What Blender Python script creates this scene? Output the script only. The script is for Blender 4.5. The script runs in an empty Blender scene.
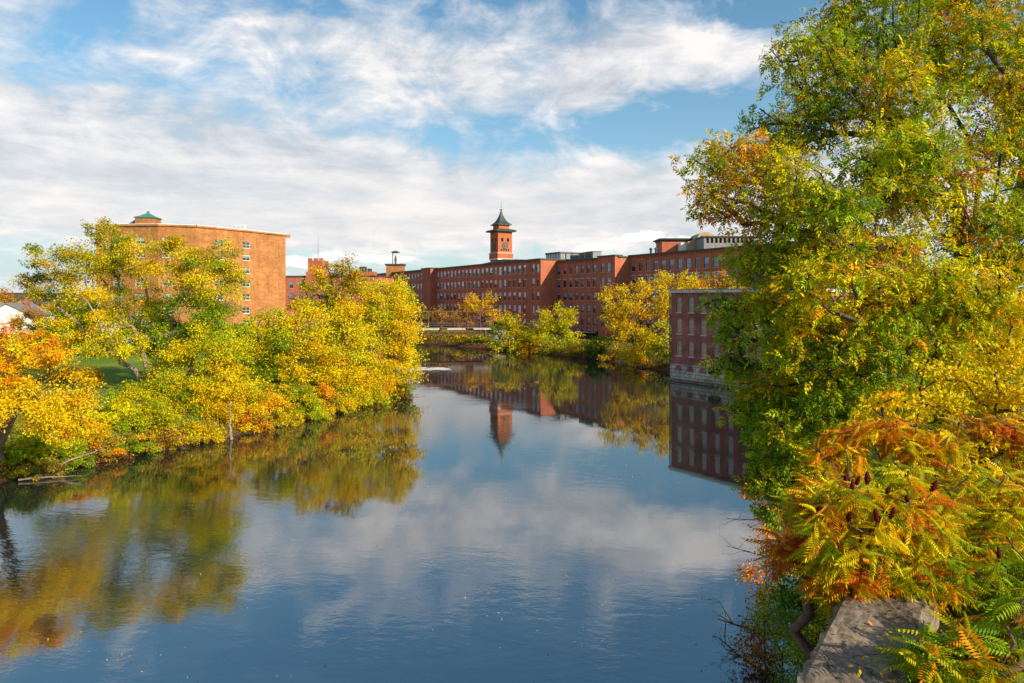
import bpy, bmesh, math, random
import numpy as np
from mathutils import Vector, Matrix

random.seed(7)
RNG = np.random.default_rng(11)
PI = math.pi
sc = bpy.context.scene
COL = sc.collection

# ------------------------------------------------------------------ camera
F, CX, HY, CH = 683.0, 512.0, 298.0, 12.0
cam = bpy.data.cameras.new('camera')
cam.lens = 24; cam.sensor_width = 36; cam.sensor_fit = 'HORIZONTAL'
cam.shift_y = -(341.5-HY)/1024
cam.clip_start = 0.1; cam.clip_end = 12000
co = bpy.data.objects.new('camera', cam); COL.objects.link(co)
co.location = (0, 0, CH); co.rotation_euler = (PI/2, 0, 0)
sc.camera = co

# ------------------------------------------------------------------ world
SUN_AZ = math.radians(128); SUN_EL = math.radians(27)     # azimuth clockwise from +Y
SDIR = Vector((math.sin(SUN_AZ)*math.cos(SUN_EL), math.cos(SUN_AZ)*math.cos(SUN_EL), math.sin(SUN_EL)))
w = bpy.data.worlds.new('World'); sc.world = w; w.use_nodes = True
nt = w.node_tree; nt.nodes.clear()
def N(nt, typ, **kw):
    n = nt.nodes.new(typ)
    for k, v in kw.items():
        if k in n.inputs.keys(): n.inputs[k].default_value = v
        else: setattr(n, k, v)
    return n
def math_n(nt, op, a, b=None, clamp=False):
    n = nt.nodes.new('ShaderNodeMath'); n.operation = op; n.use_clamp = clamp
    for i, v in enumerate((a, b)):
        if v is None: continue
        if isinstance(v, (int, float)): n.inputs[i].default_value = v
        else: nt.links.new(v, n.inputs[i])
    return n.outputs[0]
def vmath(nt, op, a, b=None):
    n = nt.nodes.new('ShaderNodeVectorMath'); n.operation = op
    for i, v in enumerate((a, b)):
        if v is None: continue
        if isinstance(v, (tuple, list)): n.inputs[i].default_value = v
        else: nt.links.new(v, n.inputs[i])
    return n
def mixc(nt, f, a, b, mode='MIX'):
    n = nt.nodes.new('ShaderNodeMix'); n.data_type = 'RGBA'; n.blend_type = mode; n.clamp_factor = True
    for s, v in ((0, f), (6, a), (7, b)):
        if isinstance(v, (int, float)): n.inputs[s].default_value = v
        elif isinstance(v, (tuple, list)): n.inputs[s].default_value = (*v[:3], 1)
        else: nt.links.new(v, n.inputs[s])
    return n.outputs[2]
def ramp(nt, fac, stops, interp='EASE'):
    n = nt.nodes.new('ShaderNodeValToRGB'); n.color_ramp.interpolation = interp
    el = n.color_ramp.elements
    while len(el) < len(stops): el.new(0.5)
    for e, (p, c) in zip(el, stops):
        e.position = p; e.color = (c, c, c, 1) if isinstance(c, (int, float)) else (*c, 1)
    nt.links.new(fac, n.inputs[0]); return n.outputs[0]
def noise(nt, vec, scale, detail=5, rough=.55, dist=0.0):
    n = nt.nodes.new('ShaderNodeTexNoise'); n.inputs['Scale'].default_value = scale
    n.inputs['Detail'].default_value = detail; n.inputs['Roughness'].default_value = rough
    n.inputs['Distortion'].default_value = dist
    if vec is not None: nt.links.new(vec, n.inputs['Vector'])
    return n.outputs['Fac']

SKY = 0.1
tc = nt.nodes.new('ShaderNodeTexCoord'); D_ = tc.outputs['Generated']
sky = nt.nodes.new('ShaderNodeTexSky'); sky.sky_type = 'NISHITA'; sky.sun_disc = False
sky.sun_elevation = SUN_EL; sky.sun_rotation = SUN_AZ; sky.air_density = 1.0; sky.dust_density = 0.6; sky.ozone_density = 1.6
sepd = nt.nodes.new('ShaderNodeSeparateXYZ'); nt.links.new(D_, sepd.inputs[0]); Zd = sepd.outputs[2]
skyc = mixc(nt, 1.0, sky.outputs[0], (0.62, 1.04, 1.10), 'MULTIPLY')
# direction blobs (unit direction, half-widths in az / el) that thicken or thin the cloud cover
def dirv(px, py):
    v = Vector(((px-CX)/F, 1, (HY-py)/F)); v.normalize(); return v
def blob(px, py, wpx, hpx, amt):
    d = dirv(px, py)
    s = vmath(nt, 'SUBTRACT', D_, tuple(d)).outputs[0]
    s = vmath(nt, 'MULTIPLY', s, (F/wpx, F/wpx, F/hpx)).outputs[0]
    q = vmath(nt, 'DOT_PRODUCT', s, s).outputs['Value']
    e = math_n(nt, 'EXPONENT', math_n(nt, 'MULTIPLY', q, -1.0))
    return math_n(nt, 'MULTIPLY', e, amt)
def total(l):
    a = l[0]
    for b in l[1:]: a = math_n(nt, 'ADD', a, b)
    return a
# clouds lie in flat sheets: stretch the pattern sideways near the horizon
up = math_n(nt, 'ADD', math_n(nt, 'MAXIMUM', Zd, 0.0), 0.16)
pl = vmath(nt, 'DIVIDE', D_, None); cmb = nt.nodes.new('ShaderNodeCombineXYZ')
for i in range(3): nt.links.new(up, cmb.inputs[i])
nt.links.new(cmb.outputs[0], pl.inputs[1])
P = vmath(nt, 'ADD', pl.outputs[0], (3.1, 7.7, 1.3)).outputs[0]
n1 = noise(nt, P, 1.1, 9, .6, .5)
n2 = noise(nt, P, 3.6, 9, .66, .35)
nD = noise(nt, vmath(nt, 'MULTIPLY', D_, (1, 1, 1.5)).outputs[0], 8.5, 9, .62, .5)
nS = noise(nt, vmath(nt, 'MULTIPLY', D_, (1, 1, 7)).outputs[0], 3.0, 8, .6, .4)
base = total([math_n(nt, 'MULTIPLY', n1, 0.40), math_n(nt, 'MULTIPLY', n2, 0.35), math_n(nt, 'MULTIPLY', nD, 1.0), math_n(nt, 'MULTIPLY', nS, .28),
    blob(150, 185, 360, 55, .36), blob(500, 215, 320, 45, .32), blob(0, 110, 140, 60, .16), blob(330, 30, 110, 40, .12), blob(230, 120, 120, 24, .10),
    blob(625, 48, 70, 20, .42), blob(700, 60, 60, 17, .40), blob(578, 92, 46, 18, .40), blob(480, 78, 60, 24, .08),
    blob(560, 15, 80, 14, .12), blob(700, 210, 140, 40, .22), blob(900, 170, 180, 90, .14), blob(40, 20, 90, 30, .05),
    blob(420, 128, 60, 14, -.12), blob(610, 132, 110, 22, -.20), blob(110, 62, 70, 20, -.10), blob(720, 112, 80, 24, -.20),
    blob(230, 88, 60, 14, -.06), blob(760, 30, 60, 26, -.16), blob(400, 254, 520, 13, -.16), blob(400, 70, 110, 40, .12), blob(300, 120, 200, 30, .06), blob(470, 110, 70, 20, .08), blob(130, 60, 60, 30, .06), blob(480, -130, 700, 90, -.26)])
cov = ramp(nt, math_n(nt, 'MULTIPLY', base, .5), [(.475, 0.0), (.55, .5), (.64, 1.0)], 'LINEAR')
# puffy cumulus just above the horizon
n3 = noise(nt, vmath(nt, 'MULTIPLY', D_, (1, 1, 1.9)).outputs[0], 22, 7, .55, .1)
band = total([blob(x, y, ww, hh, .42) for x, y, ww, hh in
     ((345, 256, 45, 7), (395, 260, 34, 7), (585, 249, 34, 7), (640, 237, 45, 7), (300, 264, 30, 7), (705, 238, 30, 8))])
cov2 = ramp(nt, math_n(nt, 'ADD', n3, band), [(0.80, 0.0), (0.93, 1.0)])
# cloud brightness: relief from the noise, greyer undersides
rel = ramp(nt, total([math_n(nt, 'MULTIPLY', n2, .5), math_n(nt, 'MULTIPLY', nD, .5), math_n(nt, 'MULTIPLY', nS, .3)]), [(0.54, (3.9, 4.25, 4.7)), (0.66, (5.8, 5.8, 5.95)), (0.76, (7.6, 7.2, 6.95))], 'LINEAR')
warm = blob(420, 210, 560, 50, 1.0)
warmc = mixc(nt, ramp(nt, nS, [(0.35, 0), (0.65, 1)]), (5.2, 5.25, 5.45), (7.3, 6.7, 6.3))
rel = mixc(nt, math_n(nt, 'MULTIPLY', warm, .75), rel, warmc)
skyc = mixc(nt, math_n(nt, 'MULTIPLY', math_n(nt, 'EXPONENT', math_n(nt, 'MULTIPLY', Zd, -7.0)), 1.0), skyc, (4.4, 5.1, 5.35))
c1 = mixc(nt, math_n(nt, 'MULTIPLY', cov, .93), skyc, rel)
c2 = mixc(nt, math_n(nt, 'MULTIPLY', cov2, .85), c1, (8.3, 8.0, 7.8))
bg = nt.nodes.new('ShaderNodeBackground'); bg.inputs[1].default_value = SKY
nt.links.new(c2, bg.inputs[0])
wo = nt.nodes.new('ShaderNodeOutputWorld'); nt.links.new(bg.outputs[0], wo.inputs[0])

# ------------------------------------------------------------------ sun
sl = bpy.data.lights.new('sun', 'SUN'); sl.energy = 5.0; sl.angle = math.radians(0.6); sl.color = (1.0, .86, .66)
so = bpy.data.objects.new('sun', sl); COL.objects.link(so)
so.rotation_euler = (-SDIR).to_track_quat('-Z', 'Y').to_euler()

sc.view_settings.view_transform = 'Standard'; sc.view_settings.look = 'None'
sc.view_settings.exposure = 0.5; sc.view_settings.gamma = 1.0
sc.cycles.max_bounces = 6; sc.cycles.transmission_bounces = 3; sc.cycles.diffuse_bounces = 2; sc.cycles.glossy_bounces = 3

# ------------------------------------------------------------------ helpers
def W(px, py, D): return Vector(((px-CX)/F*D, D, CH+(HY-py)/F*D))
def tag(o, label=None, cat=None, group=None, kind=None):
    if label: o['label'] = label
    if cat: o['category'] = cat
    if group: o['group'] = group
    if kind: o['kind'] = kind
    return o
def empty(name, loc, label, cat, group=None, rz=0.0):
    o = bpy.data.objects.new(name, None); COL.objects.link(o)
    o.location = loc; o.rotation_euler = (0, 0, rz); o.empty_display_size = .2
    return tag(o, label, cat, group)
def link(name, me, mats, parent=None, loc=None):
    for m in (mats if isinstance(mats, (list, tuple)) else [mats]):
        if m is not None and m.name not in me.materials: me.materials.append(m)
    o = bpy.data.objects.new(name, me); COL.objects.link(o)
    if parent: o.parent = parent
    if loc is not None: o.location = loc
    return o
def np_mesh(name, V, Fq, cols=None, mi=None, smooth=False):
    """V (n,3), Fq (m,k) faces all of one size"""
    V = np.asarray(V, dtype=np.float32); Fq = np.asarray(Fq, dtype=np.int32)
    me = bpy.data.meshes.new(name); k = Fq.shape[1]; m = len(Fq)
    me.vertices.add(len(V)); me.vertices.foreach_set('co', V.ravel())
    me.loops.add(m*k); me.loops.foreach_set('vertex_index', Fq.ravel())
    me.polygons.add(m); me.polygons.foreach_set('loop_start', np.arange(0, m*k, k, dtype=np.int32))
    if mi is not None: me.polygons.foreach_set('material_index', np.asarray(mi, dtype=np.int32))
    if smooth: me.polygons.foreach_set('use_smooth', np.ones(m, dtype=bool))
    me.update(calc_edges=True)
    if cols is not None:
        a = me.color_attributes.new('Col', 'FLOAT_COLOR', 'POINT')
        c = np.ones((len(V), 4), dtype=np.float32); c[:, :3] = cols
        a.data.foreach_set('color', c.ravel())
    return me

class MB:
    """collects boxes / tubes / polygons in one mesh"""
    def __init__(s): s.v = []; s.f = []; s.m = []
    def add(s, vs, fs, m=0):
        b = len(s.v); s.v += [tuple(v) for v in vs]; s.f += [tuple(b+i for i in f) for f in fs]; s.m += [m]*len(fs); return s
    def box(s, x0, x1, y0, y1, z0, z1, m=0, M=None):
        vs = [Vector((x, y, z)) for z in (z0, z1) for y in (y0, y1) for x in (x0, x1)]
        if M: vs = [M @ v for v in vs]
        return s.add(vs, [(0, 2, 3, 1), (4, 5, 7, 6), (0, 1, 5, 4), (2, 6, 7, 3), (0, 4, 6, 2), (1, 3, 7, 5)], m)
    def tube(s, a, b, r0, r1=None, n=8, m=0):
        r1 = r0 if r1 is None else r1
        a, b = Vector(a), Vector(b); d = (b-a).normalized(); x = d.orthogonal().normalized(); y = d.cross(x)
        vs = [a+(x*math.cos(t)+y*math.sin(t))*r0 for t in [2*PI*i/n for i in range(n)]]
        vs += [b+(x*math.cos(t)+y*math.sin(t))*r1 for t in [2*PI*i/n for i in range(n)]]
        return s.add(vs, [(i, (i+1) % n, n+(i+1) % n, n+i) for i in range(n)]+[tuple(range(n-1, -1, -1)), tuple(range(n, 2*n))], m)
    def path(s, pts, rs, n=6, m=0):
        for i in range(len(pts)-1): s.tube(pts[i], pts[i+1], rs[i], rs[i+1], n, m)
        return s
    def lathe(s, prof, n=4, rot=0.0, c=(0, 0), m=0):
        """stack of n-gon rings (r,z); n=4 with rot=pi/4 gives square plans"""
        vs = []
        for r, z in prof:
            for i in range(n):
                t = rot+2*PI*i/n; vs.append((c[0]+r*math.cos(t), c[1]+r*math.sin(t), z))
        fs = []
        for k in range(len(prof)-1):
            for i in range(n):
                fs.append((k*n+i, k*n+(i+1) % n, (k+1)*n+(i+1) % n, (k+1)*n+i))
        fs += [tuple(range(n-1, -1, -1)), tuple(range((len(prof)-1)*n, len(prof)*n))]
        return s.add(vs, fs, m)
    def build(s, name, mats, parent=None, loc=None, smooth=False):
        me = bpy.data.meshes.new(name); me.from_pydata(s.v, [], s.f)
        mats = mats if isinstance(mats, (list, tuple)) else [mats]
        for m in mats: me.materials.append(m)
        me.polygons.foreach_set('material_index', s.m)
        if smooth: me.polygons.foreach_set('use_smooth', [True]*len(s.f))
        me.update(); o = bpy.data.objects.new(name, me); COL.objects.link(o)
        if parent: o.parent = parent
        if loc is not None: o.location = loc
        return o

# ------------------------------------------------------------------ materials
def mat(name, color, rough=.8, spec=.3, nscale=None, namt=.25, bump=0.0, metallic=0.0, coords='Object'):
    m = bpy.data.materials.new(name); m.use_nodes = True; t = m.node_tree
    b = t.nodes['Principled BSDF']; b.inputs['Roughness'].default_value = rough
    b.inputs['Specular IOR Level'].default_value = spec; b.inputs['Metallic'].default_value = metallic
    b.inputs['Base Color'].default_value = (*color, 1)
    if nscale:
        tcn = t.nodes.new('ShaderNodeTexCoord'); f = noise(t, tcn.outputs[coords], nscale, 6, .6)
        lo = tuple(c*(1-namt*1.6) for c in color); hi = tuple(min(1, c*(1+namt*1.6)) for c in color)
        c = ramp(t, f, [(0.3, lo), (0.7, hi)], 'LINEAR'); t.links.new(c, b.inputs['Base Color'])
        if bump:
            bn = t.nodes.new('ShaderNodeBump'); bn.inputs['Strength'].default_value = bump; bn.inputs['Distance'].default_value = .05
            t.links.new(f, bn.inputs['Height']); t.links.new(bn.outputs[0], b.inputs['Normal'])
    return m
def brick_mat(name, c1, c2, mortar, bw=.45, bh=.15, patch=.25, band=None, bandcol=None, bump=.3, msize=.02):
    m = bpy.data.materials.new(name); m.use_nodes = True; t = m.node_tree
    b = t.nodes['Principled BSDF']; b.inputs['Roughness'].default_value = .9; b.inputs['Specular IOR Level'].default_value = .15
    tcn = t.nodes.new('ShaderNodeTexCoord'); s = t.nodes.new('ShaderNodeSeparateXYZ'); t.links.new(tcn.outputs['Object'], s.inputs[0])
    cb = t.nodes.new('ShaderNodeCombineXYZ'); t.links.new(math_n(t, 'ADD', s.outputs[0], s.outputs[1]), cb.inputs[0]); t.links.new(s.outputs[2], cb.inputs[1])
    br = t.nodes.new('ShaderNodeTexBrick'); t.links.new(cb.outputs[0], br.inputs['Vector'])
    br.inputs['Color1'].default_value = (*c1, 1); br.inputs['Color2'].default_value = (*c2, 1); br.inputs['Mortar'].default_value = (*mortar, 1)
    br.inputs['Scale'].default_value = 1; br.inputs['Mortar Size'].default_value = msize; br.inputs['Brick Width'].default_value = bw; br.inputs['Row Height'].default_value = bh
    f = noise(t, tcn.outputs['Object'], .35, 7, .65)
    dk = ramp(t, f, [(0.3, 1-patch*1.3), (0.7, 1+patch*.4)], 'LINEAR')
    c = mixc(t, 1.0, br.outputs['Color'], dk, 'MULTIPLY')
    # vertical weather streaks
    st = vmath(t, 'MULTIPLY', tcn.outputs['Object'], (1.3, 1.3, .06)).outputs[0]
    f2 = noise(t, st, 1.0, 5, .7); c = mixc(t, 1.0, c, ramp(t, f2, [(0.35, .82), (0.6, 1.06)], 'LINEAR'), 'MULTIPLY')
    if band:
        fr = math_n(t, 'FRACT', math_n(t, 'DIVIDE', math_n(t, 'ADD', s.outputs[2], 100*band), band))
        wob = math_n(t, 'ADD', fr, math_n(t, 'MULTIPLY', f2, .12))
        c = mixc(t, ramp(t, wob, [(0.0, 1.0), (0.13, .9), (.19, 0.0), (1.0, 0.0)], 'LINEAR'), c, bandcol)
    t.links.new(c, b.inputs['Base Color'])
    bn = t.nodes.new('ShaderNodeBump'); bn.inputs['Strength'].default_value = bump; bn.inputs['Distance'].default_value = .02
    t.links.new(br.outputs['Fac'], bn.inputs['Height']); bn.invert = True; t.links.new(bn.outputs[0], b.inputs['Normal'])
    return m
def glass_mat(name, dark, blind_sheen, thr=.5, amt=1.0):
    """dark glossy pane; its upper part, deeper in some rooms, is coloured for blinds and painted sky reflection"""
    m = bpy.data.materials.new(name); m.use_nodes = True; t = m.node_tree
    b = t.nodes['Principled BSDF']; b.inputs['Roughness'].default_value = .06; b.inputs['Specular IOR Level'].default_value = .9
    tcn = t.nodes.new('ShaderNodeTexCoord'); s = t.nodes.new('ShaderNodeSeparateXYZ'); t.links.new(tcn.outputs['Generated'], s.inputs[0])
    oi = t.nodes.new('ShaderNodeObjectInfo')
    g = math_n(t, 'GREATER_THAN', math_n(t, 'ADD', s.outputs[2], math_n(t, 'MULTIPLY', math_n(t, 'SUBTRACT', oi.outputs['Random'], .5), .9)), thr)
    r2 = math_n(t, 'FRACT', math_n(t, 'MULTIPLY', oi.outputs['Random'], 37.7))
    bl = mixc(t, r2, blind_sheen, tuple(c*.55 for c in blind_sheen))
    t.links.new(mixc(t, math_n(t, 'MULTIPLY', g, amt), dark, bl), b.inputs['Base Color'])
    return m
def leaf_material(name, transl=.38):
    m = bpy.data.materials.new(name); m.use_nodes = True; t = m.node_tree
    b = t.nodes['Principled BSDF']; b.inputs['Roughness'].default_value = .7; b.inputs['Specular IOR Level'].default_value = .12
    a = t.nodes.new('ShaderNodeAttribute'); a.attribute_name = 'Col'
    t.links.new(a.outputs['Color'], b.inputs['Base Color'])
    tr = t.nodes.new('ShaderNodeBsdfTranslucent'); t.links.new(a.outputs['Color'], tr.inputs[0])
    mx = t.nodes.new('ShaderNodeMixShader'); mx.inputs[0].default_value = transl
    t.links.new(b.outputs[0], mx.inputs[1]); t.links.new(tr.outputs[0], mx.inputs[2])
    t.links.new(mx.outputs[0], t.nodes['Material Output'].inputs[0]); return m

M = {}
M['leaf'] = leaf_material('autumn_leaf', .33)
M['bark'] = mat('bark', (.10, .075, .055), .95, .1, 3, .35, .6)
M['bark_pale'] = mat('pale_bark', (.24, .19, .15), .95, .1, 3, .3, .5)
M['twig'] = mat('twig', (.07, .05, .04), .95, .1, 8, .3)
M['brickA'] = brick_mat('mill_brick', (.60, .155, .068), (.48, .11, .052), (.42, .2, .14), patch=.2)
M['brickT'] = brick_mat('tower_brick', (.55, .14, .045), (.46, .11, .04), (.4, .2, .12), patch=.15)
M['brickL'] = brick_mat('orange_brick', (.50, .215, .068), (.38, .145, .045), (.43, .25, .12), .9, .3, patch=.3, band=1.65, bandcol=(.36, .13, .05))
M['brickS'] = brick_mat('riverside_brick', (.40, .11, .08), (.31, .08, .06), (.38, .22, .18), patch=.45)
M['tan_brick'] = brick_mat('tan_brick', (.55, .36, .18), (.48, .31, .15), (.5, .4, .25))
M['stone'] = brick_mat('granite_block', (.60, .53, .45), (.42, .37, .31), (.10, .09, .07), 1.15, .55, patch=.4, bump=1.0, msize=.035)
M['concrete'] = mat('weathered_concrete', (.17, .13, .095), .95, .15, 2.2, .42, .8)
M['granite_trim'] = mat('pale_trim', (.5, .46, .42), .85, .2, 2, .15)
M['copper'] = mat('green_copper', (.035, .055, .042), .6, .4, 1.0, .25)
M['verdigris'] = mat('verdigris', (.05, .21, .17), .6, .4, 1.0, .2)
M['slate'] = mat('dark_slate', (.06, .065, .065), .7, .3, 2, .2)
M['roofgrey'] = mat('flat_roof', (.16, .15, .14), .95, .1, .6, .25)
M['white'] = mat('white_paint', (.75, .73, .69), .6, .3, 2, .08)
M['frame'] = mat('window_frame', (.13, .11, .12), .6, .3)
M['darkframe'] = mat('dark_window_frame', (.10, .09, .09), .6, .3)
M['glassA'] = glass_mat('mill_glass', (.012, .015, .03), (.82, .84, .98), .45)  # whitish-blue upper part: blinds plus sky reflection put into the colour
M['glassB'] = glass_mat('mill_glass_blue', (.01, .012, .022), (.16, .36, .58), .5)  # blue sky reflection painted into the upper part of the pane
M['glassL'] = glass_mat('green_glass', (.03, .065, .05), (.42, .42, .30), .75)
M['glassS'] = glass_mat('boarded_glass', (.38, .24, .19), (.46, .33, .27), .5)
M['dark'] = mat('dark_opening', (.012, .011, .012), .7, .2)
M['steel'] = mat('grey_steel', (.20, .21, .22), .5, .5, 2, .2)
M['rust'] = mat('rusty_steel', (.15, .065, .04), .85, .2, 3, .3)
M['cone'] = mat('sumac_fruit', (.10, .010, .010), .95, .1, 40, .4, .8)
M['stalk'] = mat('sumac_stalk', (.16, .09, .06), .9, .1, 10, .3)
M['stalk_red'] = mat('sumac_leafstalk', (.35, .07, .03), .8, .2)
M['house'] = mat('white_siding', (.72, .68, .64), .7, .3, 1, .06)
M['shingle'] = mat('grey_shingle', (.20, .20, .20), .9, .1, 3, .2)
M['rock'] = mat('river_rock', (.09, .075, .06), .9, .2, 1.5, .35, .8)

# ------------------------------------------------------------------ river outline
RB = [(3.0, -90), (2.6, 3.0), (3.1, 6.1), (6.6, 11.2), (8.2, 15), (9.4, 21), (13.4, 31), (16.2, 45), (21, 62), (28, 84), (32.5, 90),
      (26, 103), (25.6, 108), (17.5, 132), (5.4, 147.4), (-5.3, 157.6), (-21.4, 178), (-45, 212), (-90, 270), (-240, 400)]
LB = [(-300, 370), (-130, 250), (-75, 192), (-47, 152), (-30, 127), (-18.5, 108), (-14.4, 92), (-14.2, 82), (-19.2, 70), (-24.6, 57.7),
      (-30.4, 49), (-33.5, 43.8), (-39, 28), (-43, -90)]
POLY = np.array(RB+LB, float)
def seg_dist(px, py, A, B):
    d = B-A; L = (d**2).sum(); t = np.clip(((px-A[0])*d[0]+(py-A[1])*d[1])/L, 0, 1)
    return np.hypot(px-(A[0]+t*d[0]), py-(A[1]+t*d[1]))
def river_sd(px, py):
    """>0 on land"""
    dm = np.full(px.shape, 1e9); ins = np.zeros(px.shape, bool); n = len(POLY)
    for i in range(n):
        A, B = POLY[i], POLY[(i+1) % n]
        dm = np.minimum(dm, seg_dist(px, py, A, B))
        c = (A[1] > py) != (B[1] > py)
        with np.errstate(divide='ignore', invalid='ignore'):
            xi = (B[0]-A[0])*(py-A[1])/(B[1]-A[1])+A[0]
        ins ^= c & (px < xi)
    return np.where(ins, -dm, dm)
_rt = np.random.default_rng(3)
_k = _rt.normal(size=(40, 2))*np.array([.12]); _k = np.vstack([_k[:20], _k[20:]*5]); _ph = _rt.uniform(0, 6.28, 40)
def wob(px, py):
    s = np.zeros(px.shape)
    for i, (k, p) in enumerate(zip(_k, _ph)): s += np.sin(k[0]*px+k[1]*py+p)*(1.0 if i < 20 else .3)
    return s/4.5
def sst(x): x = np.clip(x, 0, 1); return x*x*(3-2*x)
def height(px, py):
    px = np.asarray(px, float); py = np.asarray(py, float)
    sd = river_sd(px, py)
    right = px > np.interp(py, [-90, 40, 90, 130, 178, 270, 400], [-10, -8, 5, -3, -30, -105, -265])
    HR = np.interp(py, [12, 16, 50, 85, 110, 5000], [8.2, 6.5, 5.0, 2.6, 1.25, 1.25])
    LR = np.interp(py, [11, 14, 25, 85, 110, 5000], [.5, 4.5, 7, 5, 3.0, 3.0])
    HL = np.interp(sd, [0, 4, 8, 25, 60, 140, 400], [1.5, 2.6, 3.3, 3.7, 4.2, 6.0, 6.5]); LL = 2.4
    H = np.where(right, HR, HL); L = np.where(right, LR, LL)
    z = np.where(sd > 0, .02+H*sst(sd/L), -1.8*sst(-sd/2.0))
    z = z+np.where(sd > .6, wob(px, py)*.18*sst((sd-.6)/4)*np.where(right & (py < 12), .25, 1.0), 0)
    return z
def hz(x, y): return float(height(np.array([x]), np.array([y]))[0])

def axis(pts):
    out = []
    for a, b, st in pts:
        n = max(1, int(round((b-a)/st))); out += list(np.linspace(a, b, n, endpoint=False))
    return np.array(out+[pts[-1][1]])
gx = axis([(-6000, -800, 650), (-800, -200, 40), (-200, -60, 5), (-60, -46, 2), (-46, -8, .8), (-8, 1, 1.5), (1, 12, .35), (12, 36, .8), (36, 90, 3), (90, 300, 15), (300, 6000, 700)])
gy = axis([(-300, -20, 40), (-20, 3, 3), (3, 16, .35), (16, 112, .8), (112, 185, 1.8), (185, 400, 6), (400, 1000, 50), (1000, 9000, 800)])
GX, GY = np.meshgrid(gx, gy); GZ = height(GX.ravel(), GY.ravel())
V = np.stack([GX.ravel(), GY.ravel(), GZ], 1); nx, ny = len(gx), len(gy)
ii, jj = np.meshgrid(np.arange(nx-1), np.arange(ny-1)); q = (jj*nx+ii).ravel()
me = np_mesh('ground', V, np.stack([q, q+1, q+nx+1, q+nx], 1), smooth=True)
gm = bpy.data.materials.new('ground'); gm.use_nodes = True; t = gm.node_tree; b = t.nodes['Principled BSDF']
b.inputs['Roughness'].default_value = .95; b.inputs['Specular IOR Level'].default_value = .1
geo = t.nodes.new('ShaderNodeNewGeometry'); sp = t.nodes.new('ShaderNodeSeparateXYZ'); t.links.new(geo.outputs['Position'], sp.inputs[0])
f1 = noise(t, geo.outputs['Position'], .18, 6, .6); f2 = noise(t, geo.outputs['Position'], 2.2, 6, .65); f3 = noise(t, geo.outputs['Position'], 14, 4, .7)
grass = mixc(t, ramp(t, f1, [(0.35, 0), (0.7, 1)]), (.09, .18, .015), (.24, .27, .035))
grass = mixc(t, ramp(t, f2, [(0.5, 0), (.75, .7)]), grass, (.26, .19, .05))
litter = mixc(t, ramp(t, f3, [(0.42, 0), (.6, 1)], 'LINEAR'), (.05, .028, .018), (.30, .13, .03))
litter = mixc(t, ramp(t, f2, [(0.4, 0), (.65, .8)]), litter, (.10, .055, .03))
zz = math_n(t, 'ADD', sp.outputs[2], math_n(t, 'MULTIPLY', f2, 1.0))
c = mixc(t, ramp(t, math_n(t, 'MULTIPLY', zz, .25), [(0.42, 0), (.58, 1)]), litter, grass)
c = mixc(t, ramp(t, math_n(t, 'MULTIPLY', zz, .5), [(0.2, 1), (.38, 0)]), c, (.035, .026, .018))
t.links.new(c, b.inputs['Base Color'])
bn = t.nodes.new('ShaderNodeBump'); bn.inputs['Strength'].default_value = .8; bn.inputs['Distance'].default_value = .1; t.links.new(f3, bn.inputs['Height']); t.links.new(bn.outputs[0], b.inputs['Normal'])
tag(link('ground', me, gm), 'grassy river banks with brown soil and fallen leaves along the water', 'ground', kind='structure')

# water
wm = bpy.data.materials.new('river_water'); wm.use_nodes = True; t = wm.node_tree; b = t.nodes['Principled BSDF']
b.inputs['Base Color'].default_value = (.012, .017, .016, 1); b.inputs['Roughness'].default_value = .025; b.inputs['IOR'].default_value = 2.6; b.inputs['Specular IOR Level'].default_value = 1.0
geo = t.nodes.new('ShaderNodeNewGeometry'); pos = geo.outputs['Position']
rot = t.nodes.new('ShaderNodeVectorRotate'); rot.rotation_type = 'Z_AXIS'; rot.inputs['Angle'].default_value = .15; t.links.new(pos, rot.inputs['Vector'])
st = vmath(t, 'MULTIPLY', rot.outputs[0], (.55, 1.0, 1)).outputs[0]
a1 = noise(t, st, 1.5, 4, .55, .3); a2 = noise(t, st, 6.5, 3, .5, .2); a3 = noise(t, pos, .06, 3, .5)
patch = ramp(t, a3, [(0.42, .12), (.60, 1.0)])
# breeze-ruffled sheet by the left bank
d0 = vmath(t, 'MULTIPLY', vmath(t, 'SUBTRACT', pos, (-22, 31, 0)).outputs[0], (1/9., 1/7., 0)).outputs[0]
ruf = math_n(t, 'EXPONENT', math_n(t, 'MULTIPLY', vmath(t, 'DOT_PRODUCT', d0, d0).outputs['Value'], -1.0))
d1 = vmath(t, 'MULTIPLY', vmath(t, 'SUBTRACT', pos, (1, 20, 0)).outputs[0], (1/22., 1/8., 0)).outputs[0]
ruf = math_n(t, 'ADD', ruf, math_n(t, 'MULTIPLY', math_n(t, 'EXPONENT', math_n(t, 'MULTIPLY', vmath(t, 'DOT_PRODUCT', d1, d1).outputs['Value'], -1.0)), .35))
hh = math_n(t, 'ADD', math_n(t, 'MULTIPLY', a1, .014), math_n(t, 'MULTIPLY', a2, .0035))
hh = math_n(t, 'MULTIPLY', hh, math_n(t, 'ADD', math_n(t, 'MULTIPLY', patch, .5), math_n(t, 'MULTIPLY', ruf, 1.2)))
bn = t.nodes.new('ShaderNodeBump'); bn.inputs['Strength'].default_value = 1; bn.inputs['Distance'].default_value = 1.0
t.links.new(hh, bn.inputs['Height']); t.links.new(bn.outputs[0], b.inputs['Normal'])
mb = MB(); mb.add([(-400, -100, 0), (60, -100, 0), (60, 420, 0), (-400, 420, 0)], [(0, 1, 2, 3)])
tag(mb.build('water', wm), 'calm dark river reflecting the sky, mill and trees', 'water', kind='structure')

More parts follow.
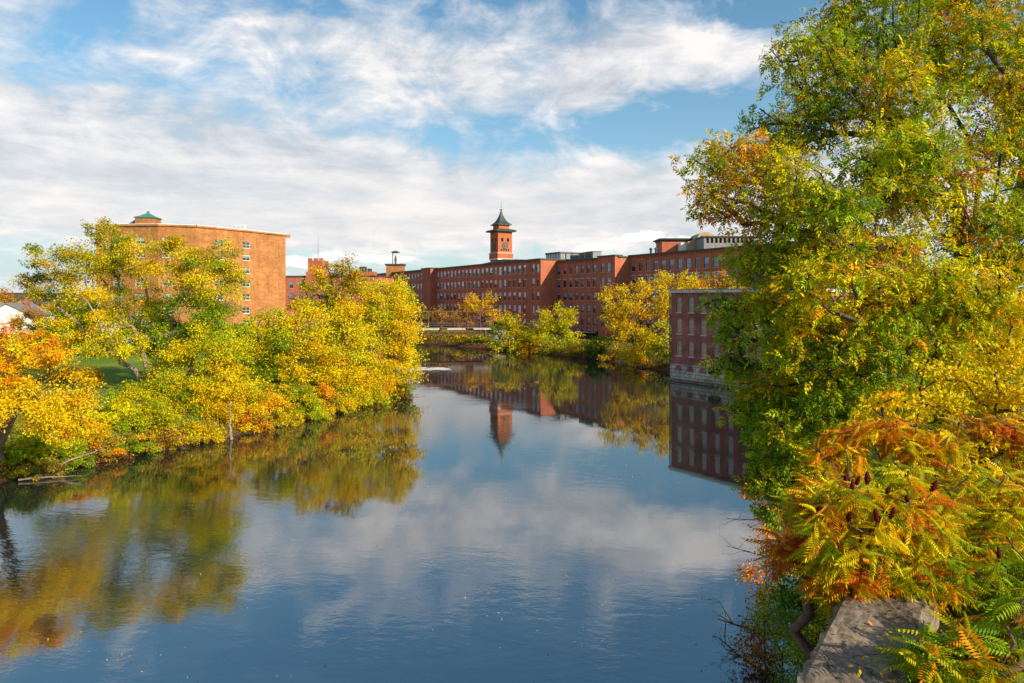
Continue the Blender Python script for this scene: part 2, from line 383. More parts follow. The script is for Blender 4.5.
# distant hills
hm = mat('distant_woods', (.10, .075, .03), .95, .1, .012, .5)
def hills(name, R, hs, a0, a1, label, seed):
    r = np.random.default_rng(seed); n = 160; th = np.linspace(a0, a1, n); h = np.zeros(n)
    for k in range(1, 30): h += np.sin(th*k*2.3+r.uniform(0, 6))/k**.8
    h = hs*(.75+.22*h/2)
    rows = []
    for dr, hf in ((-300, 0), (-160, .55), (0, 1), (250, .8), (600, 0)):
        rr = R+dr; rows.append(np.stack([rr*np.sin(th), rr*np.cos(th), 5+h*hf+r.uniform(-1, 1, n)*hs*.03*(hf > 0)], 1))
    V = np.vstack(rows); q = (np.arange(4)[:, None]*n+np.arange(n-1)[None]).ravel()
    o = link(name, np_mesh(name, V, np.stack([q, q+1, q+n+1, q+n], 1), smooth=True), hm); tag(o, label, 'hills', kind='structure')
hills('hills', 1700, 24, -1.3, 1.4, 'low wooded rise along the far horizon', 5)

# ------------------------------------------------------------------ foliage engine
PAL = dict(Y=(.86, .53, .005), YG=(.52, .48, .008), LG=(.29, .40, .010), G=(.12, .23, .008), DG=(.045, .095, .008),
           O=(.82, .30, .006), R=(.50, .055, .015), OL=(.42, .31, .02), RO=(.66, .14, .015), BR=(.22, .09, .03), GY=(.76, .58, .006))
def pick(pal, n, rng):
    ks = list(pal.keys()); p = np.array([pal[k] for k in ks], float); p /= p.sum()
    c = np.array([PAL[k] for k in ks])[rng.choice(len(ks), n, p=p)]
    return c
T_LEAF = (np.array([(0, 0, 0), (.45, .30, .05), (1, 0, -.08), (.45, -.30, .05)]), np.array([(0, 1, 2, 3)]))
def pinnate(pairs, llen, lwid, droop, fwd, start=.15, term=True, curl=.3):
    vs, fs, tt = [], [], []
    for i in range(pairs):
        u = start+(1-start)*(i/max(1, pairs-1))*(.96)
        c = np.array([u, 0, -droop*u*u]); L = llen*(.65+.7*math.sin(PI*(.18+.72*i/max(1, pairs-1))))*.85
        for s in (1, -1):
            d = np.array([fwd, s, -curl]); d /= np.linalg.norm(d); wv = np.array([1, -s*fwd, 0])*lwid/2
            b = len(vs); vs += [c, c+d*L*.45+wv, c+d*L+np.array([0, 0, -.15*L]), c+d*L*.45-wv]; fs.append((b, b+1, b+2, b+3)); tt += [u]*4
    if term:
        c = np.array([.97, 0, -droop]); d = np.array([1, 0, -.6]); b = len(vs)
        vs += [c, c+d*llen*.5+np.array([0, lwid/2, 0]), c+d*llen, c+d*llen*.5-np.array([0, lwid/2, 0])]; fs.append((b, b+1, b+2, b+3)); tt += [1]*4
    b = len(vs); vs += [np.array([0, 0, .0]), np.array([.5, -.008, -.25*droop]), np.array([1, 0, -droop]), np.array([.5, .008, -.25*droop])]; fs.append((b, b+1, b+2, b+3)); tt += [.5]*4
    return np.array(vs), np.array(fs)
T_ASH = pinnate(3, .50, .17, .25, .7, .3)
T_SUMAC = pinnate(10, .27, .075, .5, .3, .14, True, .5)
def leaves(pts, dirs, size, cols, tmpl, rng, upb=.8, jit=.12, outb=0.0):
    T, Fq = tmpl; n = len(pts); k = len(T)
    x = dirs+rng.normal(size=(n, 3))*.45; x /= np.linalg.norm(x, axis=1)[:, None]+1e-9
    z = rng.normal(size=(n, 3))*.6+np.array([0, 0, upb])+dirs*outb; z -= (z*x).sum(1)[:, None]*x; z /= np.linalg.norm(z, axis=1)[:, None]+1e-9
    y = np.cross(z, x); B = np.stack([x, y, z], 1)                          # n,3,3
    sv = np.stack([np.ones(n), rng.uniform(.6, 1.1, n), rng.uniform(.3, 2.1, n)], 1)
    V = (np.einsum('nkc,ncd->nkd', T[None]*sv[:, None, :], B)*size[:, None, None]+pts[:, None, :])
    Fa = (Fq[None]+(np.arange(n)*k)[:, None, None]).reshape(-1, 4)
    c = cols*np.exp(rng.normal(size=(n, 1))*jit)*(1+rng.normal(size=(n, 3))*.05)
    c = np.repeat(np.clip(c, .004, .85)[:, None, :], k, 1)
    if k > 8:                                                                # leaflets of one leaf vary a little
        lf = np.exp(rng.normal(size=(n, k//4+1, 1))*.12); lf = np.repeat(lf, 4, 1)[:, :k]; c = c*lf
    return V.reshape(-1, 3), Fa, np.clip(c.reshape(-1, 3), .004, .85)

def grow(trunk, tips, rng, seg=1.0, droop=.12, alpha=.35):
    """trunk: list of points; tips: (n,3). returns nodes, parent"""
    nodes = [np.array(p, float) for p in trunk]; par = [-1]+list(range(len(trunk)-1)); pl = [0.0]
    for i in range(1, len(trunk)): pl.append(pl[-1]+np.linalg.norm(nodes[i]-nodes[i-1]))
    first = max(1, len(trunk)//3); pl = [p if i >= first else 1e6 for i, p in enumerate(pl)]
    order = np.argsort(np.linalg.norm(tips-nodes[-1], axis=1)); tipn = []
    for oi in order:
        p = tips[oi]; A = np.array(nodes); d = np.linalg.norm(A-p, axis=1)
        cost = d+alpha*np.array(pl)+np.maximum(0, A[:, 2]-p[2])*.8
        cost = np.where(d < 1e-6, 1e9, cost)
        j = int(np.argmin(cost)); a = nodes[j]; n = max(1, int(d[j]/seg)); prev = j
        gd = np.zeros(3) if par[j] < 0 else (nodes[j]-nodes[par[j]]); gl = np.linalg.norm(gd); gd = gd/gl if gl > 0 else gd
        for k in range(1, n+1):
            u = k/n; q = a*(1-u)+p*u+gd*d[j]*.22*math.sin(PI*u)*(1-u)+np.array([0, 0, 1])*d[j]*droop*math.sin(PI*u)
            if k < n: q = q+rng.normal(size=3)*.09*d[j]/n**.5
            nodes.append(q); par.append(prev); pl.append(pl[prev]+np.linalg.norm(q-nodes[prev]) if pl[prev] < 1e5 else np.linalg.norm(q-nodes[prev])); prev = len(nodes)-1
        tipn.append(prev)
    return np.array(nodes), par, tipn
def wood_mesh(name, nodes, par, r_tip, r_base, flare=1.25):
    n = len(nodes); ch = [[] for _ in range(n)]; w = np.zeros(n)
    for i in range(n):
        if par[i] >= 0: ch[par[i]].append(i)
    for i in range(n-1, -1, -1):
        if not ch[i]: w[i] = 1.0
        if par[i] >= 0: w[par[i]] += w[i]
    r = np.maximum(r_tip, r_base*(w/w[0])**.46)
    V, Fq = [], []
    def strand(path, rs):
        k = 7 if rs[0] > .12 else (5 if rs[0] > .04 else 4); P = nodes[path]
        tan = np.gradient(P, axis=0); tan /= np.linalg.norm(tan, axis=1)[:, None]+1e-9
        x = np.cross(tan[0], [.3, .2, .9]);
        if np.linalg.norm(x) < .1: x = np.cross(tan[0], [1, 0, 0])
        base = len(V)
        for p, tt, rr in zip(P, tan, rs):
            x = x-tt*x.dot(tt); x /= np.linalg.norm(x)+1e-9; y = np.cross(tt, x)
            for a in range(k): V.append(p+(x*math.cos(2*PI*a/k)+y*math.sin(2*PI*a/k))*rr)
        for i in range(len(P)-1):
            for a in range(k): Fq.append((base+i*k+a, base+i*k+(a+1) % k, base+(i+1)*k+(a+1) % k, base+(i+1)*k+a))
    stack = [(0, None)]
    while stack:
        s, p0 = stack.pop(); path = [s]; cur = s
        while ch[cur]:
            big = max(ch[cur], key=lambda c: w[c])
            for c in ch[cur]:
                if c != big: stack.append((c, cur))
            path.append(big); cur = big
        rs = [r[i] for i in path]
        if p0 is not None: path = [p0]+path; rs = [rs[0]]+rs
        else:
            rs[0] *= flare
        if len(path) > 1: strand(path, rs)
    return np_mesh(name, np.array(V), np.array(Fq), smooth=True)

def tree(name, label, cat, base, lobes, leaf=.25, cover=2.4, trunk_r=.25, fork=.35, group=None, bark='bark', tmpl=T_LEAF,
         clump=.22, seed=1, lean=None, nclump=1.1, extra_trunks=0, upb=.4, trunkname='trunk', crownname='crown', ymin=None, zmin=.15):
    leaf = leaf*.8 if tmpl is T_LEAF else leaf
    rng = np.random.default_rng(seed); base = Vector(base); base.z = hz(base.x, base.y)-.15 if base.z is None or base.z == 0 else base.z
    root = empty(name, base, label, cat, group)
    bl = np.array(base); tips, rc, lob = [], [], []
    for li, (c, r, pal) in enumerate(lobes):
        c = np.array(c); r = np.array(r, float); c[2] = max(c[2], hz(c[0], c[1])+r[2]*.3); rm = (r[0]*r[2])**.5
        n = max(5, int(nclump*26*(1 if rm > 1.2 else .6)))
        d = rng.normal(size=(n, 3)); d /= np.linalg.norm(d, axis=1)[:, None]; u = rng.uniform(.12, 1.0, n)**.45
        p = c+d*r*u[:, None]*.92
        ok = p[:, 2] > height(p[:, 0], p[:, 1])+zmin
        p = p[ok]; tips.append(p); rc.append(np.full(len(p), rm*clump)); lob += [li]*len(p)
    tips = np.vstack(tips); rc = np.concatenate(rc); lob = np.array(lob)
    cen = tips.mean(0); top = tips[:, 2].max()
    f = bl+(np.array([cen[0], cen[1], 0])-np.array([bl[0], bl[1], 0]))*(.25 if lean is None else lean); f[2] = bl[2]+(top-bl[2])*fork
    tr = [bl, bl*.6+f*.4+rng.normal(size=3)*.06*(top-bl[2])*np.array([.4, .4, .05]), f]
    mid = f*.55+cen*.45; mid[2] = max(mid[2], f[2]+.05*(top-bl[2])); tr.append(mid)
    nodes, par, tipn = grow(tr, tips, rng, seg=max(.5, .06*(top-bl[2])))
    link(trunkname, wood_mesh('trunk', nodes-bl, par, trunk_r*.05, trunk_r), M[bark], root)
    P, Dd, S, C = [], [], [], []
    la = .5*leaf*leaf*.6*(len(tmpl[1]) if tmpl is T_LEAF else 1.6*.5)
    for li, (c, r, pal) in enumerate(lobes):
        r = np.array(r, float); area = PI*r[0]*r[2]; idx = np.where(lob == li)[0]
        if len(idx) == 0: continue
        n = int(.88*cover*area/la/len(idx))+1; n = min(n, 2200)
        ccol = pick(pal, len(idx), rng)*np.exp(rng.normal(size=(len(idx), 1))*.17)
        for q, i in enumerate(idx):
            m = int(n*rng.uniform(.6, 1.4)); g = rng.normal(size=(m, 3)); g /= np.linalg.norm(g, axis=1)[:, None]
            ax = tips[i]-cen; ax = ax/(np.linalg.norm(ax)+1e-6); off = g*(rng.uniform(0, 1, (m, 1))**.7)*rc[i]*np.array([1.35, 1.35, .85])*rng.uniform(.7, 1.4)
            off = off+ax*(off@ax)[:, None]*.5
            p = tips[i]+off; P.append(p); Dd.append(g*.7+np.array([0, 0, -.15]))
            S.append(leaf*rng.uniform(.55, 1.35, m)); mixm = rng.uniform(size=(m, 1)) < .72
            C.append(np.where(mixm, ccol[q][None], pick(pal, m, rng)))
    P = np.vstack(P); Dd = np.vstack(Dd); S = np.concatenate(S); C = np.vstack(C)
    ok = P[:, 2] > np.maximum(height(P[:, 0], P[:, 1]), 0)+.05
    P, Dd, S, C = P[ok], Dd[ok], S[ok], C[ok]
    V, Fa, c = leaves(P-bl, Dd, S, C, tmpl, rng, upb, outb=.8)
    link(crownname, np_mesh('crown', V, Fa, c), M['leaf'], root)
    return root
def L(px, py, D, rw, rh, pal, dep=None):
    c = W(px, py, D); rx, rz = rw/F*D, rh/F*D
    return (tuple(c), (rx, (rx+rz)/2*(dep or .9), rz), pal)

def bridge_build():
    A = Vector((-4.6, 164.5, 0)); B = Vector((-47.5, 160.5, 0)); d = B-A; Ln = d.length; rz = math.atan2(d.y, d.x)
    root = empty('truss_bridge', (A.x, A.y, 0), 'rusty steel truss footbridge with pale deck panels crossing the river below the mill', 'bridge', None, rz)
    zb, zd, zt = 3.3, 4.95, 8.9
    for y in (-1.5, 1.5):
        m = MB(); m.box(0, Ln, y-.12, y+.12, zb, zb+.28); m.build('bottom_chord', M['rust'], root)
        m = MB(); m.box(0, Ln, y-.12, y+.12, zt-.25, zt); m.build('top_chord', M['rust'], root)
        n = 14
        for i in range(n+1):
            m = MB(); x = Ln*i/n; m.box(x-.09, x+.09, y-.08, y+.08, zb+.28, zt-.25); m.build('upright', M['rust'], root)
        for i in range(n):
            a, b_ = Ln*i/n, Ln*(i+1)/n
            if i % 2: a, b_ = b_, a
            m = MB(); m.tube((a, y, zd), (b_, y, zt-.15), .045, n=5); m.build('diagonal', M['rust'], root)
    m = MB(); m.box(0, Ln, -1.38, 1.38, zd-.18, zd); m.build('deck', M['concrete'], root)
    for i in range(7):
        m = MB(); x = Ln*i/7; m.box(x+.5, x+Ln/7-1.4, 1.63, 1.70, zd-.5, zd-.12)
        o = m.build('fascia_panel', M['granite_trim'], root)
    for z in (zd+.6, zd+1.1):
        m = MB(); m.box(0, Ln, 1.35, 1.38, z-.03, z+.03); m.build('handrail', M['steel'], root)
    m = MB(); m.box(-5, 0, -2.4, 2.4, -1, 4.4); o = m.build('bridge_abutment', M['stone'], root)
    m = MB(); m.box(Ln, Ln+4, -2.4, 2.4, -1, 4.4); o = m.build('bridge_abutment', M['stone'], root)

# ------------------------------------------------------------------ buildings
WMESH = {}
def window_meshes(wd, ht, fm, gm_, cols=1, rows=2, bar=.06):
    k = (wd, ht, fm, gm_, cols)
    if k in WMESH: return WMESH[k]
    m = MB(); b_ = bar
    m.box(-wd/2, -wd/2+b_, -.05, .05, 0, ht); m.box(wd/2-b_, wd/2, -.05, .05, 0, ht)
    m.box(-wd/2+b_, wd/2-b_, -.05, .05, 0, b_); m.box(-wd/2+b_, wd/2-b_, -.05, .05, ht-b_, ht)
    for r in range(1, rows): m.box(-wd/2+b_, wd/2-b_, -.045, .045, ht*r/rows-b_/2, ht*r/rows+b_/2)
    for c_ in range(1, cols): m.box(-wd/2+wd*c_/cols-.02, -wd/2+wd*c_/cols+.02, -.035, .035, b_, ht-b_)
    def me_of(mb, nm, mt):
        me = bpy.data.meshes.new(nm); me.from_pydata(mb.v, [], mb.f); me.materials.append(M[mt]); me.update(); return me
    a = me_of(m, 'window', fm)
    g = MB(); g.box(-wd/2+.02, wd/2-.02, .0, .02, .02, ht-.02); gme = me_of(g, 'pane', gm_)
    s = MB(); s.box(-wd/2-.06, wd/2+.06, -.27, -.02, -.13, -.005); sme = me_of(s, 'sill', 'granite_trim')
    WMESH[k] = (a, gme, sme); return WMESH[k]
def place_window(root, o3, ang, s, z, wd, ht, fm, gm_, cols, sill=True, recess=.16):
    a, g, si = window_meshes(wd, ht, fm, gm_, cols)
    loc = Vector((o3[0], o3[1], 0))+Vector((math.cos(ang)*s, math.sin(ang)*s, 0))+Vector((-math.sin(ang), math.cos(ang), 0))*recess
    wv = bpy.data.objects.new('window', a); COL.objects.link(wv); wv.parent = root; wv.location = (loc.x, loc.y, z-ht/2); wv.rotation_euler = (0, 0, ang)
    p = bpy.data.objects.new('pane', g); COL.objects.link(p); p.parent = wv
    if sill: p = bpy.data.objects.new('sill', si); COL.objects.link(p); p.parent = wv
    return wv
def facade(mb, o3, ang, length, z0, z1, ops, m=0, rev=.22, jamb=None):
    """wall sheet with real openings and reveals; o3 local start, ang local heading; outward is to the right of the heading (-y)"""
    X = Vector((math.cos(ang), math.sin(ang), 0)); Y = Vector((-math.sin(ang), math.cos(ang), 0)); O = Vector((o3[0], o3[1], 0))
    xs = sorted({0, length}|{round(s-wd/2, 4) for s, z, wd, ht in ops}|{round(s+wd/2, 4) for s, z, wd, ht in ops})
    zs = sorted({z0, z1}|{round(z-ht/2, 4) for s, z, wd, ht in ops}|{round(z+ht/2, 4) for s, z, wd, ht in ops})
    for i in range(len(xs)-1):
        for j in range(len(zs)-1):
            cx, cz = (xs[i]+xs[i+1])/2, (zs[j]+zs[j+1])/2
            if any(abs(cx-s) < wd/2 and abs(cz-z) < ht/2 for s, z, wd, ht in ops): continue
            mb.add([O+X*xs[i]+Vector((0, 0, zs[j])), O+X*xs[i+1]+Vector((0, 0, zs[j])), O+X*xs[i+1]+Vector((0, 0, zs[j+1])), O+X*xs[i]+Vector((0, 0, zs[j+1]))], [(0, 1, 2, 3)], m)
    for s, z, wd, ht in ops:
        a, b_, c_, d_ = s-wd/2, s+wd/2, z-ht/2, z+ht/2
        f = [O+X*a+Vector((0, 0, c_)), O+X*b_+Vector((0, 0, c_)), O+X*b_+Vector((0, 0, d_)), O+X*a+Vector((0, 0, d_))]
        g = [v+Y*rev for v in f]
        mb.add(f+g, [(0, 1, 5, 4), (1, 2, 6, 5), (2, 3, 7, 6), (3, 0, 4, 7)], m)
U = Vector((.5, -.866, 0)); NB = Vector((.866, .5, 0)); MO = Vector((4.1, 215, 0)); MRZ = math.atan2(U.y, U.x)
def mill_pt(s, t): return MO+U*s-NB*t          # t>0 toward the river
def s_at(px, t):                                # station of a pixel column on the plane t
    k = (px-CX)/F; O = MO-NB*t
    return (k*O.y-O.x)/(U.x-k*U.y)

def mill(name, label, s0, s1, t, ztop, zs, scols, wd, ht, mt, gl, depth=16, cornice='slate', z0=-.5, stuff_rows=(), stairs=(), cap=96, gable=None, fm='frame', ccol=2, lintels=()):
    root = empty(name, mill_pt(s0, t), label, 'mill', 'brick mill buildings along the far bank', MRZ)
    Ln = s1-s0; ops = [(s-s0, z, wd, ht) for s in scols for z in zs]
    mb = MB(); facade(mb, (0, 0), 0, Ln, z0, ztop, ops)
    mb.add([(0, 0, z0), (0, depth, z0), (0, depth, ztop), (0, 0, ztop)], [(3, 2, 1, 0)])
    mb.add([(Ln, 0, z0), (Ln, depth, z0), (Ln, depth, ztop), (Ln, 0, ztop)], [(0, 1, 2, 3)])
    mb.add([(0, depth, z0), (Ln, depth, z0), (Ln, depth, ztop), (0, depth, ztop)], [(3, 2, 1, 0)])
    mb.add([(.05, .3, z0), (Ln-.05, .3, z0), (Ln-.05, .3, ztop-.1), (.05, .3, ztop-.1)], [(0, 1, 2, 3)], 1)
    mb.build('wall', [M[mt], M['dark']], root)
    r = MB(); r.box(-.35, Ln+.35, -.45, depth+.4, ztop+.003, ztop+.35); r.build('cornice', M[cornice], root)
    r = MB()
    if gable:                                    # very low pitched roof
        ga, gb, gh = gable; r.add([(ga-s0, .0, ztop+.36), ((ga+gb)/2-s0, 0, ztop+.36+gh), (gb-s0, 0, ztop+.36), (ga-s0, depth, ztop+.36), ((ga+gb)/2-s0, depth, ztop+.36+gh), (gb-s0, depth, ztop+.36)],
              [(0, 1, 4, 3), (1, 2, 5, 4), (2, 1, 0), (3, 4, 5)])
    r.box(-.2, Ln+.2, -.3, depth+.2, ztop+.352, ztop+.42); r.build('roof', M['roofgrey'], root)
    m = MB()
    m.box(-.1, Ln+.1, -.13, -.003, ztop-.2, ztop-.003)
    comb = []; kk = int(Ln)
    for k in range(kk): comb += [(k+.1, ztop-.2), (k+.1, ztop-.5), (k+.5, ztop-.5), (k+.5, ztop-.2)]
    comb += [(comb[-1][0], ztop-.1), (.1, ztop-.1)]; nc = len(comb)
    m.add([(x, -.24, z) for x, z in comb]+[(x, -.003, z) for x, z in comb], [tuple(range(nc))]+[(i, nc+i, nc+(i+1) % nc, (i+1) % nc) for i in range(nc)])
    m.build('corbels', M[mt], root)
    n = 0; rest = []
    for z in zs:
        for s in scols:
            if n < cap: place_window(root, (0, 0), 0, s-s0, z, wd, ht, fm, gl, ccol); n += 1
            else: rest.append((s-s0, z))
    if rest:
        a, g, si = window_meshes(wd, ht, fm, gl, ccol); m = MB()
        for s, z in rest:
            for src, k in ((a, 0), (g, 1), (si, 2)):
                m.add([(v.co.x+s, v.co.y+.16, v.co.z+z-ht/2) for v in src.vertices], [tuple(p.vertices) for p in src.polygons], k)
        o = m.build('window', [M[fm], M[gl], M['granite_trim']], root); o['kind'] = 'stuff'
    if lintels:
        for z in lintels:
            for s in scols: m = MB(); m.box(s-s0-wd/2-.15, s-s0+wd/2+.15, -.06, -.004, z+ht/2+.02, z+ht/2+.3); m.build('lintel', M['granite_trim'], root)
    for (sa, sb, out, zt, wcols, wz, w2, h2) in stairs:
        m = MB(); la = sb-sa; ops = [(x, z, w2, h2) for x in wcols for z in wz]
        facade(m, (sa-s0, -out), 0, la, z0, zt, ops)
        m.add([(sb-s0, -out, z0), (sb-s0, -.003, z0), (sb-s0, -.003, zt), (sb-s0, -out, zt)], [(0, 1, 2, 3)])
        m.add([(sa-s0, -out, z0), (sa-s0, -.003, z0), (sa-s0, -.003, zt), (sa-s0, -out, zt)], [(3, 2, 1, 0)])
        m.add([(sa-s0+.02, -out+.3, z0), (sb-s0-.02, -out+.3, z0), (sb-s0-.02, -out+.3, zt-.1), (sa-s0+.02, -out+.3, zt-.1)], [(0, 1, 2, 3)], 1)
        o = m.build('stair_tower', [M[mt], M['dark']], root)
        c_ = MB(); c_.box(sa-s0-.3, sb-s0+.3, -out-.35, 1.0, zt+.003, zt+.36); p = c_.build('cornice', M[cornice], o)
        for x in wcols:
            for z in wz:
                place_window(o, (sa-s0, -out), 0, x, z, w2, h2, fm, gl, ccol)
    return root

# wing A (beyond the footbridge, up to the corner by the clock tower)
ZA = [21.1, 16.8, 12.55, 8.4, 4.2]
sA = [s_at(524.6, 0)-3.2*i for i in range(22)]
a_end = s_at(542, 0)
mill('mill_wing', 'long four to five storey red brick mill wing below the clock tower, behind the footbridge', s_at(437, 0)-1.0, s_at(530, 0), 0, 23.6, ZA, sA, 1.75, 2.75, 'brickA', 'glassA', depth=18,
     gable=(s_at(480, 0), s_at(529, 0), 1.0), cap=100)
mill('mill_block', 'narrow red brick stair block with sunlit end wall right of the clock tower', s_at(530, 0)+.05, a_end, .45, 23.6, ZA, [s_at(534.6, 0), s_at(539.2, 0)], 1.3, 2.7, 'brickA', 'glassA', depth=16, cornice='copper')
ws = s_at(402, 0)-75
mill('mill_wing', 'far left red brick mill wing whose end pier stands above the footbridge', ws, s_at(437, 0)-1.05, 0, 23.6, ZA[:4], [s_at(424, 0)-3.4*i for i in range(29)], 1.6, 2.7, 'brickA', 'glassA', depth=18,
     stairs=[(s_at(427, 0)-.5, s_at(437, 0)-1.6, 2.2, 23.9, [], [], 1.4, 2.6)])
# wing B
ZB = [20.3, 16.3, 12.5, 8.9, 5.35, 2.2]
sB = [s_at(x, -5.5) for x in (553.2, 559, 564.8, 570.8, 576.6, 582.4, 588.5, 594.6)]
sp0, sp1 = s_at(598.5, -4), s_at(615, -4)
mill('mill_wing', 'red brick mill wing with rooftop cooling units, between two sunlit stair towers', a_end+.06, sp1+.02, -5.5, 22.9, ZB, sB, 1.45, 2.35, 'brickA', 'glassB', depth=16, cornice='copper', fm='frame', lintels=(16.3,),
     stairs=[(sp0, sp1, 1.5, 23.25, [sp1*0+1.9, 4.5], ZB[:5], 1.45, 2.5)])
# wing C
ZC = [20.4, 16.6, 12.85, 9.1, 5.35, 2.2]
sC = [s_at(626.5, -9)+2.92*i for i in range(-1, 24)]
mill('mill_wing', 'nearest red brick mill wing with green cornice and arched blue windows, above the yellow trees', sp1+.05, sC[-1]+2.5, -9, 23.2, ZC, [s for s in sC if s > sp1+1], 1.5, 2.6, 'brickA', 'glassB', depth=16, cornice='copper', fm='frame', lintels=(16.6,))
# end wall that carries the pier side between B and C is the stair tower's own flank

# clock tower
def clock_tower():
    c0 = W(498, 298, 231.0)                      # nearest corner
    w_ = 5.5
    root = empty('clock_tower', (c0.x, c0.y, 0), 'square orange brick clock tower with flared green roof and weather vane above the mill', 'clock tower', None, math.atan2(NB.y, NB.x))
    # local x along the sunlit face (to the right), local y away along the mill
    def Z(py): return CH+(HY-py)*231/F
    ztop = Z(231.5); zb = Z(252.5)
    ops1 = [(w_*.3, Z(239.5), .95, 1.2), (w_*.7, Z(239.5), .95, 1.2), (w_*.25, Z(249.6), .6, .6), (w_*.42, Z(249.6), .6, .6), (w_*.58, Z(249.6), .6, .6), (w_*.75, Z(249.6), .6, .6)]
    m = MB()
    facade(m, (0, 0), 0, w_, 15, ztop, ops1); facade(m, (0, w_), -PI/2, w_, 15, ztop, ops1)
    facade(m, (w_, 0), PI/2, w_, 15, ztop, ops1); facade(m, (w_, w_), PI, w_, 15, ztop, ops1)
    m.box(.25, w_-.25, .25, w_-.25, 15, ztop-.1, 1)
    m.build('shaft', [M['brickT'], M['dark']], root)
    m = MB(); e = .28; m.box(-e, w_+e, -e, w_+e, zb-2.0, zb-.25); m.build('base_stage', M['brickT'], root)
    m = MB(); e = .42; m.box(-e, w_+e, -e, w_+e, zb-.247, zb+.05); m.build('belt_course', M['granite_trim'], root)
    m = MB(); e = .35; m.box(-e, w_+e, -e, w_+e, zb-2.35, zb-2.003); m.build('belt_course', M['white'], root)
    cz = Z(245)
    for ang, (ox, oy) in ((0, (w_/2, -.02)), (-PI/2, (-.02, w_/2))):
        X = Vector((math.cos(ang), math.sin(ang), 0)); O = Vector((ox, oy, cz)); out = Vector((math.sin(ang), -math.cos(ang), 0))
        if ang: out = Vector((-1, 0, 0)); X = Vector((0, 1, 0))
        def ring(r0, r1, y0, y1, n=28):
            mm = MB(); vs = []
            for i in range(n):
                t_ = 2*PI*i/n; dv = X*math.cos(t_)+Vector((0, 0, 1))*math.sin(t_)
                vs += [O+dv*r0+out*y0, O+dv*r1+out*y0, O+dv*r1+out*y1, O+dv*r0+out*y1]
            fs = []
            for i in range(n):
                a, b_ = 4*i, 4*((i+1) % n)
                fs += [(a+1, a+2, b_+2, b_+1), (a+2, a+3, b_+3, b_+2), (a, b_, b_+3, a+3)]
            return mm.add(vs, fs)
        d = MB(); n = 28; vs = [O+out*.06+(X*math.cos(2*PI*i/n)+Vector((0, 0, 1))*math.sin(2*PI*i/n))*.98 for i in range(n)]
        d.add(vs, [tuple(range(n))]); face = d.build('clock_face', M['slate'], root)
        ring(.98, 1.15, .0, .14).build('rim', M['copper'], face)
        h = MB(); Zv = Vector((0, 0, 1))
        for k in range(12):
            t_ = 2*PI*k/12; dv = X*math.sin(t_)+Zv*math.cos(t_); pv = X*math.cos(t_)-Zv*math.sin(t_)
            h.add([O+out*.09+dv*.72-pv*.06, O+out*.09+dv*.72+pv*.06, O+out*.09+dv*.92+pv*.06, O+out*.09+dv*.92-pv*.06], [(0, 1, 2, 3)])
        h.build('hour_marks', M['granite_trim'], face)
        for t_, ln, wd in ((.0, .8, .05), (2.2, .5, .08)):
            h = MB(); dv = X*math.sin(t_)+Zv*math.cos(t_); pv = X*math.cos(t_)-Zv*math.sin(t_)
            h.add([O+out*.11-pv*wd, O+out*.11+pv*wd, O+out*.11+dv*ln+pv*wd*.4, O+out*.11+dv*ln-pv*wd*.4], [(0, 1, 2, 3)]); h.build('hand', M['granite_trim'], face)
    c = (w_/2, w_/2); k = 2**.5/1
    q = lambda half, z: (half*k, z)
    m = MB(); m.lathe([q(w_/2+.05, ztop-.02), q(w_/2+1.15, ztop+.15), q(w_/2+1.2, ztop+.5), q(w_/2+.9, ztop+.75), q(w_/2-.6, ztop+1.15)], 4, PI/4, c); m.build('eaves', M['copper'], root)
    zs_ = Z(224.3)
    m = MB(); m.lathe([q(2.05, ztop+1.1), q(2.05, zs_)], 4, PI/4, c); st = m.build('upper_stage', M['brickT'], root)
    m = MB(); m.lathe([q(2.8, zs_), q(2.75, zs_+.2), q(2.0, zs_+.8), q(1.4, zs_+1.5), q(.9, zs_+2.5), q(.5, zs_+3.6), q(.22, zs_+4.9), q(.1, Z(210))], 4, PI/4, c)
    m.build('spire_roof', M['copper'], root)
    m = MB(); cc = Vector((c[0], c[1], 0)); m.tube(cc+Vector((0, 0, Z(211))), cc+Vector((0, 0, Z(200))), .09, .04, 6)
    zz_ = Z(208.2)
    for dx, dy in ((1, 0), (0, 1)): m.tube(cc+Vector((-dx*.8, -dy*.8, zz_)), cc+Vector((dx*.8, dy*.8, zz_)), .06, .06, 6)
    m.lathe([(.05, zz_-.6), (.24, zz_-.4), (.24, zz_-.15), (.05, zz_)], 8, 0, c); m.build('weather_vane', M['slate'], root)
clock_tower()

# cupola behind the far wing
def cupola():
    D = 322; c = W(395.5, 298, D); Z = lambda py: CH+(HY-py)*D/F
    root = empty('belfry', (c.x, c.y, 0), 'small open belfry with white posts and dark cap, left of the clock tower', 'belfry')
    m = MB(); m.box(-3.9, 3.9, -3.5, 3.5, 15, Z(265.5)); m.build('brick_base', M['brickL'], root)
    m = MB(); m.box(-4.4, 4.4, -4, 4, Z(265.5)+.003, Z(264)); m.build('base_cornice', M['slate'], root)
    for x in (-1.6, 1.6):
        for y in (-1.5, 1.5):
            m = MB(); m.box(x-.2, x+.2, y-.2, y+.2, Z(264), Z(253)); m.build('post', M['white'], root)
    m = MB(); m.lathe([(.15, Z(264)+.0), (.5, Z(262)), (.62, Z(259)), (.3, Z(256.5)), (.05, Z(255))], 10); m.build('bell', M['steel'], root)
    m = MB(); m.lathe([(2.5, Z(253)+.003), (2.6, Z(252.2)), (1.4, Z(251.2)), (.2, Z(250.6))], 4, PI/4); m.build('cap', M['slate'], root)
cupola()

